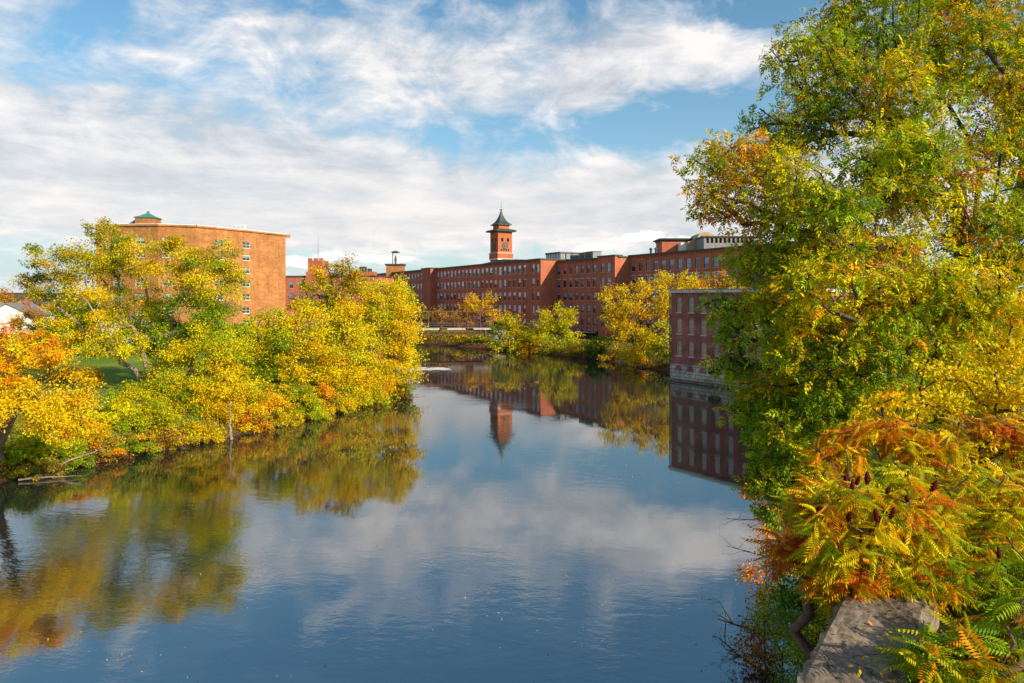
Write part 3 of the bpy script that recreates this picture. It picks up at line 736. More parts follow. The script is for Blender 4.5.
def gen_block(name, label, cat, loc, rz, wx, dy, z0, z1, mt, rows=(), cols=(), wd=1.2, ht=1.8, gl='glassB', group=None, parapet='slate', fm='frame', sides=True):
    root = empty(name, (loc[0], loc[1], 0), label, cat, group, rz)
    ops = [(x, z, wd, ht) for x in cols for z in rows]
    m = MB(); facade(m, (0, 0), 0, wx, z0, z1, ops)
    m.add([(0, 0, z0), (0, dy, z0), (0, dy, z1), (0, 0, z1)], [(3, 2, 1, 0)]); m.add([(wx, 0, z0), (wx, dy, z0), (wx, dy, z1), (wx, 0, z1)], [(0, 1, 2, 3)])
    m.add([(0, dy, z0), (wx, dy, z0), (wx, dy, z1), (0, dy, z1)], [(3, 2, 1, 0)])
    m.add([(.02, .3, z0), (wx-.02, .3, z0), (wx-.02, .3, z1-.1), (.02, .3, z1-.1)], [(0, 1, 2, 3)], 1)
    m.build('wall', [M[mt], M['dark']], root)
    m = MB(); m.box(-.25, wx+.25, -.25, dy+.25, z1+.003, z1+.4); m.build('roof', M[parapet], root)
    for z in rows:
        for x in cols: place_window(root, (0, 0), 0, x, z, wd, ht, fm, gl, 2)
    return root
# low brick range between the orange block and the mill
p = W(283, 298, 236)
r_ = gen_block('brick_building', 'low dark red brick range with battlemented tower, seen between orange block and yellow trees', 'building', p, -.12, 34, 18, 0, 19.3, 'brickA', (16.6, 12.6), (3, 6.5, 10, 13.5, 17, 20.5, 24), 1.4, 2.4)
m = MB(); m.box(9.2, 14.4, -.6, 5, 16, CH+(HY-261)*236/F); m.box(8.7, 14.9, -1.1, 5.5, 16, CH+(HY-272)*236/F, 0)
ztw = CH+(HY-261)*236/F
for x in (9.2, 11.2, 13.2): m.box(x, x+1.2, -.6, .4, ztw+.002, ztw+.9)
m.build('corner_tower', M['brickA'], r_)
m = MB(); m.tube((11.8, 2, ztw), (11.8, 2, CH+(HY-236)*236/F), .14, .06, 6); m.build('flagpole', M['steel'], r_)
# roof plant on that side
p = W(361, 298, 262)
root = empty('roof_plant', (p.x, p.y, 0), 'greenish rooftop plant on a brick stub beside the olive tree top', 'roof plant')
m = MB(); m.box(-4, 5, 0, 6, 12, CH+(HY-271.5)*262/F); m.build('brick_stub', M['brickA'], root)
m = MB(); m.box(-1, 1.6, 1, 3, CH+(HY-271.5)*262/F+.003, CH+(HY-266.5)*262/F); m.box(2.2, 3.6, 1, 3, CH+(HY-271.5)*262/F+.003, CH+(HY-268.5)*262/F); m.build('cooling_box', M['copper'], root)

# orange brick block, left: shallow bent front of three stretches
def left_block():
    pts = [W(96, 298, 150.0), W(158, 298, 149.0), W(196, 298, 151.5), W(240, 298, 160.5), W(285.5, 298, 173.0)]
    base = Vector((pts[0].x, pts[0].y, 0)); ztop = 27.6; z0 = 2
    root = empty('apartment_block', base, 'tall orange brick apartment block with green copper rooftop turret, behind the left bank trees', 'apartment block')
    rows = [CH+(HY-y)*161/F for y in (244.7, 257.3, 270.3, 283.6, 297.0, 310.4, 323.4)]+[2.6+2.4]
    m = MB(); wins = []
    def sx(px, A, B):
        k = (px-CX)/F; d = (B-A); L_ = Vector((d.x, d.y, 0)).length; d = Vector((d.x/L_, d.y/L_)); return (k*A.y-A.x)/(d.x-k*d.y)
    for i in range(4):
        A, B = pts[i], pts[i+1]; d = Vector((B.x-A.x, B.y-A.y, 0)); Ls = d.length; ang = math.atan2(d.y, d.x)
        cols = [c_ for c_ in [sx(x, A, B) for x in (118, 140, 168, 190, 219.3, 246.3)] if 1.3 < c_ < Ls-1.3]
        ops = [(c_, z, 2.15, 1.45) for c_ in cols for z in rows]
        o3 = (A.x-base.x, A.y-base.y)
        facade(m, o3, ang, Ls, z0, ztop, ops)
        wins += [(o3, ang, c_, z) for c_ in cols for z in rows]
    E = pts[-1]; A = pts[0]; d = Vector((pts[-1].x-pts[-2].x, pts[-1].y-pts[-2].y, 0)).normalized(); nb = Vector((-d.y, d.x, 0))
    rel = lambda P_: Vector((P_.x-base.x, P_.y-base.y, 0))
    def vq(P0, P1, a, b_, mm=0): m.add([P0+Vector((0, 0, a)), P1+Vector((0, 0, a)), P1+Vector((0, 0, b_)), P0+Vector((0, 0, b_))], [(0, 1, 2, 3)], mm)
    e0 = rel(E); e1 = e0+nb*1.6; vq(e0, e1, z0, ztop)                  # notch, then the corner pier
    e2 = e1+d*1.5; vq(e1, e2, z0, ztop); e3 = e2+nb*15; vq(e2, e3, z0, ztop)
    back = rel(A)+Vector((-8, 22, 0)); vq(e3, back, z0, ztop); vq(back, rel(A), z0, ztop)
    # dark lining behind the openings
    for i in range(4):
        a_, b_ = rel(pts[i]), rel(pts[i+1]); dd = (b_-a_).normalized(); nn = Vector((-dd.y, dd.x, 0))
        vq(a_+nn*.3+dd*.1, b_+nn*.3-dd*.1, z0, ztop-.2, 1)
    top = [rel(p_) for p_ in pts]+[e1, e2, e3, back]
    m.build('wall', [M['brickL'], M['dark']], root)
    m = MB(); n = len(top); m.add([v+Vector((0, 0, ztop)) for v in top]+[v+Vector((0, 0, ztop+.12)) for v in top], [tuple(range(n, 2*n))]+[(i, (i+1) % n, n+(i+1) % n, n+i) for i in range(n)])
    m.build('roof', M['roofgrey'], root)
    # parapet cap: projecting strip over the front and over the notch
    m = MB(); outl = [rel(p_) for p_ in pts]; outl.append(e0+d*1.3)
    for i in range(len(outl)-1):
        a_, b_ = outl[i], outl[i+1]; dd = (b_-a_).normalized(); nn = Vector((dd.y, -dd.x, 0))
        if i == 4: a_ = a_+dd*.01
        lo = ztop-.3 if i == 4 else ztop+.0
        vs = [a_+nn*.3, b_+nn*.3, b_-nn*.5, a_-nn*.5]
        m.add([v+Vector((0, 0, lo+.124)) for v in vs]+[v+Vector((0, 0, ztop+.5)) for v in vs], [(0, 1, 5, 4), (1, 2, 6, 5), (2, 3, 7, 6), (3, 0, 4, 7), (4, 5, 6, 7), (3, 2, 1, 0)])
    m.build('parapet', M['brickL'], root)
    m = MB()
    for i in range(4):
        a_, b_ = outl[i], outl[i+1]; dd = (b_-a_).normalized(); nn = Vector((dd.y, -dd.x, 0))
        vs = [a_+nn*.36, b_+nn*.36, b_-nn*.56, a_-nn*.56]
        m.add([v+Vector((0, 0, ztop+.503)) for v in vs]+[v+Vector((0, 0, ztop+.62)) for v in vs], [(0, 1, 5, 4), (1, 2, 6, 5), (2, 3, 7, 6), (3, 0, 4, 7), (4, 5, 6, 7)])
    m.build('coping', M['white'], root)
    for o3, ang, c_, z in wins: place_window(root, o3, ang, c_, z, 2.15, 1.45, 'white', 'glassL', 2)
    # turret
    Z = lambda py, D=158.: CH+(HY-py)*D/F
    tc_ = W(148, 298, 158) - Vector((base.x, base.y, 0))
    m = MB(); m.box(tc_.x-2.0, tc_.x+2.0, tc_.y-2, tc_.y+2, ztop, Z(218.5)); tu = m.build('turret', M['brickL'], root)
    m = MB(); m.lathe([(2.25*1.414, Z(218.5)+.003), (2.2*1.414, Z(217.8)), (1.2*1.414, Z(216)), (.45*1.414, Z(213.8)), (.3, Z(213)), (.3, Z(211.6)), (.05, Z(211))], 4, PI/4, (tc_.x, tc_.y)); m.build('turret_roof', M['verdigris'], tu)
    m = MB(); x0, x1 = tc_.x-5.6, tc_.x-2.02; y0, y1 = tc_.y-1.6, tc_.y+2
    m.add([(x0, y0, ztop+.125), (x1, y0, ztop+.125), (x1, y0, Z(220)), (x0, y1, ztop+.125), (x1, y1, ztop+.125), (x1, y1, Z(220))], [(0, 1, 2), (5, 4, 3), (0, 2, 5, 3), (1, 4, 5, 2)]); m.build('lean_to_roof', M['slate'], root)
    for px in (177, 181.5, 184, 236, 240, 244):
        c_ = W(px, 298, 166)-Vector((base.x, base.y, 0)); m = MB(); m.tube((c_.x, c_.y, ztop), (c_.x, c_.y, ztop+1.7), .35, .35, 8); m.lathe([(.1, ztop+1.7), (.55, ztop+1.75), (.4, ztop+2.1), (.05, ztop+2.2)], 8, 0, (c_.x, c_.y)); m.build('roof_vent', M['white'], root)
left_block()

# rooftop machines on wing B
def cooler():
    c = mill_pt(s_at(559, -12), -12); root = empty('cooling_tower', (c.x, c.y, 0), 'grey louvred rooftop cooling units standing on the mill roof right of the clock tower', 'cooling tower', None, MRZ)
    zb, zt = 23.3, 26.6
    for i in range(3):
        m = MB(); y = -2.3+i*2.4; m.box(-4, 4, y, y+2.0, zb+.9, zt-.4); m.build('unit', M['steel'], root)
    m = MB(); m.box(-4.3, 4.3, -2.6, 5.0, zt-.397, zt); m.build('top_rim', M['frame'], root)
    for x in (-4, -1.4, 1.4, 4):
        for y in (-2.3, 4.6): m = MB(); m.box(x-.12, x+.12, y-.12, y+.12, zb-.2, zt-.4); m.build('leg', M['slate'], root)
    for i in range(9): m = MB(); x = -3.8+i*.95; m.box(x-.18, x+.18, -2.42, -2.31, zb+1.1, zt-.6); m.build('louvre', M['white'], root)
cooler()
for px, wdt, h, mt, lb in ((577, 3.0, 1.6, 'steel', 'grey air handler box right of the louvred cooling units'), (586, 3.2, 2.2, 'tan_brick', 'tan brick roof penthouse on the mill roof beside a steel box'),
                           (593.5, 3.6, 2.3, 'steel', 'pale steel equipment box right of the tan roof penthouse')):
    c = mill_pt(s_at(px, -11), -11); root = empty('roof_unit', (c.x, c.y, 0), lb, 'roof unit', 'small equipment on the mill roof', MRZ)
    m = MB(); m.box(-wdt/2, wdt/2, -1.5, 1.5, 23.3, 23.3+h); m.build('housing', M[mt], root)
    m = MB(); m.box(-wdt/2-.15, wdt/2+.15, -1.65, 1.65, 23.303+h, 23.45+h); m.build('lid', M['slate'], root)
    for i in range(4): m = MB(); m.box(-wdt/2+.3+i*.7, -wdt/2+.7+i*.7, -1.56, -1.503, 23.5, 23.1+h); m.build('louvre', M['slate'], root)
for px, vl in ((651, 'left of two dark round-capped roof vents beside the red brick penthouse'), (656, 'right of two dark round-capped roof vents, closest to the red brick penthouse')):
    c = mill_pt(s_at(px, -12), -12); m = MB(); m.tube((0, 0, 23.4), (0, 0, 24.8), .3, .3, 8); m.lathe([(.1, 24.8), (.55, 24.85), (.3, 25.3), (.05, 25.4)], 8)
    o = m.build('roof_vent', M['slate'], None, (c.x, c.y, 0)); tag(o, vl, 'vent', 'paired roof vents on the mill')
# red penthouse, tan hall and dormered roof behind wing C
c = mill_pt(s_at(662, -24), -24)
r_ = gen_block('brick_building', 'red brick penthouse with green eaves rising behind the nearest mill roof', 'building', c, 0.0, 9.0, 8, 15, CH+(HY-241)*c.y/F, 'brickA', parapet='copper')
m = MB(); zt_ = CH+(HY-241)*c.y/F; m.box(-.8, 9.8, -.8, 8.8, zt_+.41, zt_+.75); m.build('eaves', M['copper'], r_)
m = MB(); m.box(4.6, 9.4, -3.4, -.02, 15, CH+(HY-243.5)*c.y/F); m.build('white_annex', M['white'], r_)
D = 190; c = W(688, 298, D); Z = lambda py: CH+(HY-py)*D/F
root = empty('tan_building', (c.x, c.y, 0), 'tan brick building with a round-topped gable behind the nearest mill wing', 'building')
m = MB(); n = 12; prof = [(0, 14), (6.4, 14), (6.4, Z(240))]
cxp, rad = 3.7+1.0, 2.1
prof = [(0, 14), (7.2, 14), (7.2, Z(236.5))]+[(4.9+2.1*math.cos(PI*i/n), Z(236)+1.1*math.sin(PI*i/n)) for i in range(0, n+1)]+[(2.6, Z(238.5)), (1.2, Z(241)), (0, Z(241.5))]
k = len(prof); m.add([(x, 0, z) for x, z in prof]+[(x, 8, z) for x, z in prof], [tuple(range(k)), tuple(range(2*k-1, k-1, -1))]+[(i, k+i, k+(i+1) % k, (i+1) % k) for i in range(k)])
m.build('gabled_wall', M['tan_brick'], root)
for x, y in ((3.9, 237.6), (5.5, 237.2), (3.0, 243), (5.2, 242.5)):
    m = MB(); m.box(x-.3, x+.3, -.03, -.004, Z(y)-.45, Z(y)+.45); m.build('window', M['dark'], root)
D = 182; c = W(704, 298, D); Z = lambda py: CH+(HY-py)*D/F
root = empty('grey_building', (c.x, c.y, 0), 'pale grey attic storey with a row of dark windows right of the tan gable', 'building')
m = MB(); facade(m, (0, 0), 0, 14, 14, Z(237), [(1.0+1.15*i, Z(240.5), .7, 1.3) for i in range(11)])
m.add([(0, 0, 14), (0, 8, 14), (0, 8, Z(237)), (0, 0, Z(237))], [(3, 2, 1, 0)]); m.add([(14, 0, 14), (14, 8, 14), (14, 8, Z(237)), (14, 0, Z(237))], [(0, 1, 2, 3)])
m.add([(.1, .3, 14), (13.9, .3, 14), (13.9, .3, Z(237)-.1), (.1, .3, Z(237)-.1)], [(0, 1, 2, 3)], 1); m.build('wall', [mat('grey_render', (.24, .235, .23), .9, .2, 1.5, .2), M['dark']], root)
m = MB(); m.box(-.3, 14.3, -.4, 8.3, Z(237)+.003, Z(236)); m.build('roof', M['slate'], root)

# small riverside building
def riverside():
    c = W(671.2, 298, 100.6); d = Vector((.55, -.835)); d.normalize()
    root = empty('riverside_building', (c.x, c.y, 0), 'three storey dark red brick building rising from the water on a granite base at right', 'building', None, math.atan2(d.y, d.x))
    Ln = 21; zt = 12.75; zb = 2.4
    cols = [1.55+2.28*i for i in range(8)]; rows = [11.0, 7.9, 4.7]
    ops = [(x, z, 1.0, 2.15) for x in cols for z in rows]
    m = MB(); facade(m, (0, 0), 0, Ln, zb, zt, ops, rev=.3); dy = 13
    m.add([(0, 0, zb), (0, dy, zb), (0, dy, zt), (0, 0, zt)], [(3, 2, 1, 0)]); m.add([(Ln, 0, zb), (Ln, dy, zb), (Ln, dy, zt), (Ln, 0, zt)], [(0, 1, 2, 3)])
    m.add([(0, dy, zb), (Ln, dy, zb), (Ln, dy, zt), (0, dy, zt)], [(3, 2, 1, 0)])
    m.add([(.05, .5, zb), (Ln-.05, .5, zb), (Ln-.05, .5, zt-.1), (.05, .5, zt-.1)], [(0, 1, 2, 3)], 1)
    m.build('wall', [M['brickS'], M['dark']], root)
    m = MB(); m.box(-.25, Ln+.25, -.35, dy+.25, zt+.003, zt+.38); m.build('cornice', M['granite_trim'], root)
    m = MB(); m.box(-.1, Ln+.1, -.2, dy+.1, zt+.383, zt+.5); m.build('roof', M['roofgrey'], root)
    m = MB(); m.box(0, Ln, -.10, -.003, 9.35, 9.6); m.build('belt_course', M['brickS'], root)
    m = MB(); m.box(-.12, Ln+.1, -.16, dy, -1.5, zb-.003); m.build('stone_base', M['stone'], root)
    m = MB(); m.box(-.2, Ln+.2, -.9, -.163, -1.5, .28); m.build('footing', M['concrete'], root)
    for z in rows:
        for i, x in enumerate(cols):
            wv = place_window(root, (0, 0), 0, x, z, 1.0, 2.15, 'granite_trim', 'glassS', 2, True, .2)
            a = MB(); n = 8; vs = []
            for k in range(n+1):
                t_ = -.62+1.24*k/n; vs += [(1.0*.86*math.sin(t_)/.58*.62, -.035-.2, 2.15-.9+.95*math.cos(t_)+.02), (1.0*.86*math.sin(t_)/.58*.72, -.035-.2, 2.15-.9+1.3*math.cos(t_)*.97)]
            a.add(vs, [(2*k, 2*k+2, 2*k+3, 2*k+1) for k in range(n)]); a.build('arch', M['brickS'], wv)
    for i in range(4):
        x = 1.55+2.28*i; m = MB(); n = 8; vs = [(x+.62*math.cos(PI*k/n), -.19, 1.75+.55*math.sin(PI*k/n)) for k in range(n+1)]+[(x-.62, -.19, 1.45), (x+.62, -.19, 1.45)]
        vs2 = [(a, -.164, c_) for a, b_, c_ in vs]; k = len(vs); m.add(vs+vs2, [tuple(range(k-1, -1, -1))]+[(j, (j+1) % k, k+(j+1) % k, k+j) for j in range(k)]); m.build('arched_vent', M['brickS'], root)
    m = MB(); m.box(7.4, 9.2, -.55, -.164, 1.55, 2.25); m.path([(7.4, -.4, 2.2), (8.3, -.5, 2.45), (9.2, -.4, 2.2)], [.12, .12, .12]); m.build('pipe_outlet', M['dark'], root)
    m = MB(); m.tube((-.12, -.12, 0.2), (-.12, -.12, zt), .09, .09, 6); m.build('downpipe', M['slate'], root)
riverside()
bridge_build()

# canopy in front of mill wing B
c = W(572, 298, 176)
root = empty('canopy', (c.x, c.y, 0), 'black flat canopy on thin posts at the mill foot, behind the yellow willow', 'canopy', None, -.45)
m = MB(); m.box(0, 5.4, 0, 5, 1.5, 3.1); m.build('awning', M['dark'], root)
for x in (.2, 2.7, 5.2):
    m = MB(); m.box(x-.08, x+.08, .1, .26, 0, 1.5); m.build('post', M['frame'], root)
m = MB(); m.box(-.3, 5.7, -.4, 5.2, 3.103, 3.25); m.build('roof', M['slate'], root)

# low quay wall by the far right bank
# (near concrete wall)
def near_wall():
    a = Vector((2.65, 6.34, 0)); d = Vector((.58, .81, 0)).normalized(); rz = math.atan2(d.y, d.x)
    root = empty('retaining_wall', (a.x, a.y, 0), 'broad weathered concrete retaining wall top beneath the sumac, bottom right', 'wall', None, rz)
    L_, wd, z1 = 5.6, .9, 8.5
    nxx, nyy = 60, 12; V, Fq = [], []
    rng = np.random.default_rng(5)
    for j in range(nyy+1):
        for i in range(nxx+1):
            x = L_*i/nxx; y = -wd*j/nyy
            e = min(j, nyy-j, i)/1.5; z = z1+(-.05 if e < .5 else 0)+rng.normal()*.006+.03*math.sin(x*1.1+y)
            V.append((x+(rng.normal()*.02 if i == 0 else 0), y+(rng.normal()*.02 if j in (0, nyy) else 0), z))
    for j in range(nyy):
        for i in range(nxx): q_ = j*(nxx+1)+i; Fq.append((q_+nxx+1, q_+nxx+2, q_+1, q_))
    m = MB(); m.add(V, Fq)
    def skirt(idx):
        b0 = [V[k] for k in idx]; vs = b0+[(x, y, -1.5) for x, y, z in b0]; n = len(idx); m.add(vs, [(i, i+1, n+i+1, n+i) for i in range(n-1)])
    skirt([i for i in range(nxx, -1, -1)]); skirt([nyy*(nxx+1)+i for i in range(nxx+1)]); skirt([j*(nxx+1) for j in range(nyy+1)]); skirt([j*(nxx+1)+nxx for j in range(nyy, -1, -1)])
    m.build('wall_block', M['concrete'], root)
near_wall()
t = M['concrete'].node_tree; b = t.nodes['Principled BSDF']; tcn = t.nodes.new('ShaderNodeTexCoord'); old = b.inputs['Base Color'].links[0].from_socket
f = noise(t, tcn.outputs['Object'], 9, 8, .75); g_ = noise(t, vmath(t, 'MULTIPLY', tcn.outputs['Object'], (1, 4, 1)).outputs[0], 1.6, 6, .7, 1.0)
c = mixc(t, 1.0, old, ramp(t, f, [(.3, .55), (.62, 1.35)], 'LINEAR'), 'MULTIPLY')
c = mixc(t, ramp(t, g_, [(.52, 0), (.6, .8)], 'LINEAR'), c, (.27, .23, .18)); c = mixc(t, ramp(t, noise(t, tcn.outputs['Object'], 3.3, 6, .7), [(.55, 0), (.66, .85)], 'LINEAR'), c, (.06, .055, .035))
vo = t.nodes.new('ShaderNodeTexVoronoi'); vo.feature = 'DISTANCE_TO_EDGE'; vo.inputs['Scale'].default_value = .9
wv_ = vmath(t, 'ADD', tcn.outputs['Object'], None); nn_ = t.nodes.new('ShaderNodeTexNoise'); nn_.inputs['Scale'].default_value = 2.5; nn_.inputs['Detail'].default_value = 6
t.links.new(tcn.outputs['Object'], nn_.inputs['Vector']); t.links.new(vmath(t, 'MULTIPLY', nn_.outputs['Color'], (.8, .8, .1)).outputs[0], wv_.inputs[1]); t.links.new(wv_.outputs[0], vo.inputs['Vector'])
c = mixc(t, ramp(t, vo.outputs['Distance'], [(0, .9), (.012, 0)], 'LINEAR'), c, (.02, .016, .012)); t.links.new(c, b.inputs['Base Color'])

# houses far left
def house(loc, rz, wx, dy, h, rh, label, mw='house', mr='shingle'):
    z0 = hz(loc[0], loc[1])-.3; root = empty('house', (loc[0], loc[1], z0), label, 'house', 'houses beyond the left bank', rz)
    m = MB(); m.add([(0, 0, 0), (wx, 0, 0), (wx, dy, 0), (0, dy, 0), (0, 0, h), (wx, 0, h), (wx, dy, h), (0, dy, h), (wx/2, 0, h+rh), (wx/2, dy, h+rh)],
          [(0, 1, 5, 8, 4), (1, 2, 6, 5), (2, 3, 7, 9, 6), (3, 0, 4, 7)]); m.build('wall', M[mw], root)
    m = MB(); e = .4
    for s in (0, 1):
        x0, x1 = (-e, wx/2) if s == 0 else (wx+e, wx/2); zl = h-rh*e/(wx/2)
        m.add([(x0, -e, zl+.05), (x1, -e, h+rh+.05), (x1, dy+e, h+rh+.05), (x0, dy+e, zl+.05), (x0, -e, zl+.25), (x1, -e, h+rh+.25), (x1, dy+e, h+rh+.25), (x0, dy+e, zl+.25)],
              [(0, 1, 2, 3), (4, 5, 6, 7), (0, 1, 5, 4), (3, 2, 6, 7), (0, 3, 7, 4)])
    rf = m.build('roof', M[mr], root)
    m = MB(); m.box(wx*.6, wx*.6+.8, dy*.5, dy*.5+.8, h+rh*.4, h+rh+1.2); m.build('chimney', M['brickS'], rf)
    for x in (wx*.25, wx*.75):
        for z in (1.6, 4.4):
            if z < h: m = MB(); m.box(x-.5, x+.5, -.05, -.004, z-.7, z+.7); wv = m.build('window', M['frame'], root); m = MB(); m.box(x-.4, x+.4, -.07, -.052, z-.6, z+.6); m.build('pane', M['glassB'], wv)
c = W(8, 298, 150); house((c.x-6, c.y), .25, 10, 12, 4.2, 2.6, 'white gabled house with grey roof at the far left edge')
c = W(-8, 298, 165); house((c.x-14, c.y), -.3, 12, 10, 4.5, 3.0, 'pale house whose grey roof meets the left photo edge', 'house')
c = W(32, 298, 210); house((c.x-10, c.y), .1, 13, 10, 4.6, 2.8, 'low grey roofed house behind the white gabled one', 'granite_trim')
c = W(112, 298, 118); house((c.x-5, c.y), .1, 8, 8, 3.2, 2.0, 'cream cottage glimpsed under the limbs of the big left bank tree', 'house')

# ------------------------------------------------------------------ trees: left bank
GOLD = dict(Y=5, GY=3, YG=2, O=.6); LIME = dict(YG=4, LG=3, GY=3, G=1); OLV = dict(OL=4, Y=2.5, YG=2, G=1.5, DG=.4)
AMB = dict(O=3, Y=5, GY=2, RO=.25); GRN = dict(G=3, LG=2, DG=1.5, YG=1.5); YGR = dict(YG=4, GY=3, Y=2.5, LG=1.5, G=1.6, DG=.5)
TREE = 'trees along the left bank'
b_ = W(150, 298, 63)
tree('broad_tree', 'large spreading yellow green tree with forked bare limbs on the left lawn', 'tree', (b_.x, b_.y, 0),
     [L(70, 262, 63, 48, 26, OLV), L(48, 285, 63, 30, 20, OLV), L(110, 258, 64, 42, 30, YGR), L(165, 262, 62, 46, 34, dict(Y=3, OL=3, YG=2)), L(205, 285, 63, 40, 38, YGR), L(190, 318, 63, 42, 34, GRN),
      L(130, 310, 65, 45, 36, YGR), L(85, 312, 62, 44, 28, GOLD), L(60, 335, 62, 38, 20, YGR), L(225, 262, 64, 24, 26, OLV), L(120, 345, 61, 38, 18, YGR), L(165, 350, 66, 30, 20, GRN), L(100, 232, 64, 20, 14, OLV)],
     leaf=.22, cover=2.60, trunk_r=.38, fork=.07, group=TREE, bark='bark_pale', seed=21, lean=.05, clump=.2)
b_ = W(-2, 298, 45.5)
tree('maple_tree', 'orange and gold maple leaning over the water at the left edge', 'tree', (b_.x, b_.y, 0),
     [L(30, 370, 41, 42, 32, AMB), L(-25, 360, 42, 45, 40, AMB), L(70, 395, 42, 24, 30, dict(Y=5, GY=2, O=1)), L(25, 410, 40, 45, 26, dict(Y=5, O=1, GY=2)), L(65, 425, 41, 32, 18, GOLD), L(15, 340, 43, 30, 16, dict(O=4, RO=1, Y=2)), L(-10, 400, 40, 32, 30, GOLD), L(45, 350, 43, 26, 18, dict(O=4, RO=.7, Y=2))],
     leaf=.18, cover=3.10, trunk_r=.34, fork=.3, group=TREE, seed=22, lean=.35)
b_ = W(183, 298, 59)
tree('young_tree', 'lime yellow young tree with its trunk at the waterline, below the orange block', 'tree', (b_.x, b_.y, 0),
     [L(190, 375, 59, 34, 34, YGR), L(215, 350, 60, 28, 32, dict(YG=4, GY=3, LG=2)), L(165, 400, 59, 30, 24, YGR), L(215, 395, 60, 32, 30, GOLD), L(208, 325, 62, 24, 22, GRN), L(200, 335, 61, 16, 16, LIME), L(150, 390, 60, 26, 22, YGR), L(175, 365, 60, 26, 22, LIME), L(225, 372, 60, 26, 26, dict(Y=3, GY=2, YG=2)), L(185, 415, 58.5, 34, 16, YGR)],
     leaf=.21, cover=2.94, trunk_r=.3, fork=.25, group=TREE, seed=23)
b_ = W(290, 298, 74)
tree('round_tree', 'bright yellow round tree in front of the orange block corner', 'tree', (b_.x, b_.y, 0),
     [L(282, 345, 74, 36, 34, YGR), L(300, 320, 75, 30, 22, dict(GY=4, YG=3, Y=2)), L(262, 375, 73, 32, 26, YGR), L(310, 365, 73, 34, 32, GOLD), L(270, 325, 76, 22, 18, YGR)],
     leaf=.26, cover=3.10, trunk_r=.34, fork=.2, group=TREE, seed=24)
b_ = W(340, 298, 92)
tree('tall_tree', 'tallest olive bronze tree crown standing behind the golden riverside trees', 'tree', (b_.x, b_.y, 0),
     [L(335, 278, 92, 28, 22, dict(OL=4, O=1, Y=1.5, YG=1)), L(310, 298, 93, 24, 20, OLV), L(355, 300, 92, 34, 24, dict(Y=3, OL=2, YG=2)), L(330, 325, 92, 40, 26, YGR)],
     leaf=.31, cover=3.10, trunk_r=.4, fork=.3, group=TREE, seed=25)
b_ = W(388, 298, 88)
tree('golden_tree', 'golden yellow tree at the river bend in front of the mill and bridge', 'tree', (b_.x, b_.y, 0),
     [L(385, 300, 88, 34, 26, dict(Y=4, GY=3, YG=2, LG=1)), L(405, 330, 87, 26, 32, dict(Y=5, GY=2, LG=1)), L(370, 335, 86, 36, 32, YGR), L(400, 365, 86, 28, 24, GOLD), L(400, 298, 90, 22, 14, dict(LG=3, YG=2, Y=2))],
     leaf=.30, cover=3.26, trunk_r=.38, fork=.2, group=TREE, seed=26)
b_ = W(345, 298, 80)
tree('golden_tree', 'dense gold tree between the round yellow tree and the river bend', 'tree', (b_.x, b_.y, 0),
     [L(345, 345, 79, 34, 32, YGR), L(365, 375, 79, 34, 26, GOLD), L(330, 385, 76, 34, 24, GOLD), L(345, 315, 80, 26, 18, GOLD)],
     leaf=.28, cover=3.10, trunk_r=.32, fork=.2, group=TREE, seed=27)
b_ = W(238, 298, 80)
tree('green_tree', 'darker green tree filling the gap before the orange block', 'tree', (b_.x, b_.y, 0),
     [L(228, 350, 82, 26, 30, GRN), L(250, 365, 80, 22, 26, GRN)], leaf=.28, cover=2.48, trunk_r=.28, fork=.25, group=TREE, seed=28)
b_ = W(55, 298, 95)
tree('green_tree', 'deep green tree behind the orange maple, below the spreading tree', 'tree', (b_.x, b_.y, 0),
     [L(62, 330, 95, 30, 22, dict(DG=3, G=2, OL=1)), L(30, 322, 100, 24, 16, dict(R=2, OL=2, BR=1, O=1)), L(85, 345, 92, 24, 22, GRN)], leaf=.32, cover=2.94, trunk_r=.3, fork=.3, group=TREE, seed=29)
# far backdrop trees left
for i, (px, D, rw, top, pal, lb) in enumerate([(20, 210, 34, 296, dict(OL=2, BR=1, G=1, O=1), 'bronze tree behind the white house roofs'), (60, 180, 26, 300, GRN, 'green tree far behind the maple'),
        (100, 130, 34, 338, dict(OL=2, YG=2, G=1), 'olive tree behind the cream cottage'), (150, 110, 34, 345, GRN, 'green tree behind the forked trunk'), (205, 112, 30, 335, YGR, 'yellow green tree at the orange block foot'),
        (255, 118, 30, 335, GRN, 'green tree close to the orange block right corner'), (-20, 190, 40, 300, dict(R=1, OL=2, O=1), 'russet tree beyond the left photo edge houses')]):
    p = W(px, top+rw*.75, D)
    tree('background_tree', lb, 'tree', (p.x, p.y, 0), [((p.x, p.y, p.z), (rw/F*D, rw/F*D*.8, rw*.75/F*D), pal), ((p.x+rw*.5/F*D, p.y+1, p.z-rw*.4/F*D), (rw*.8/F*D, rw/F*D*.7, rw*.6/F*D), pal), ((p.x-rw*.5/F*D, p.y-1, p.z-rw*.45/F*D), (rw*.8/F*D, rw/F*D*.7, rw*.6/F*D), pal)],
         leaf=D*.0036, cover=3.10, trunk_r=.3, fork=.3, group='trees in the background', seed=50+i)
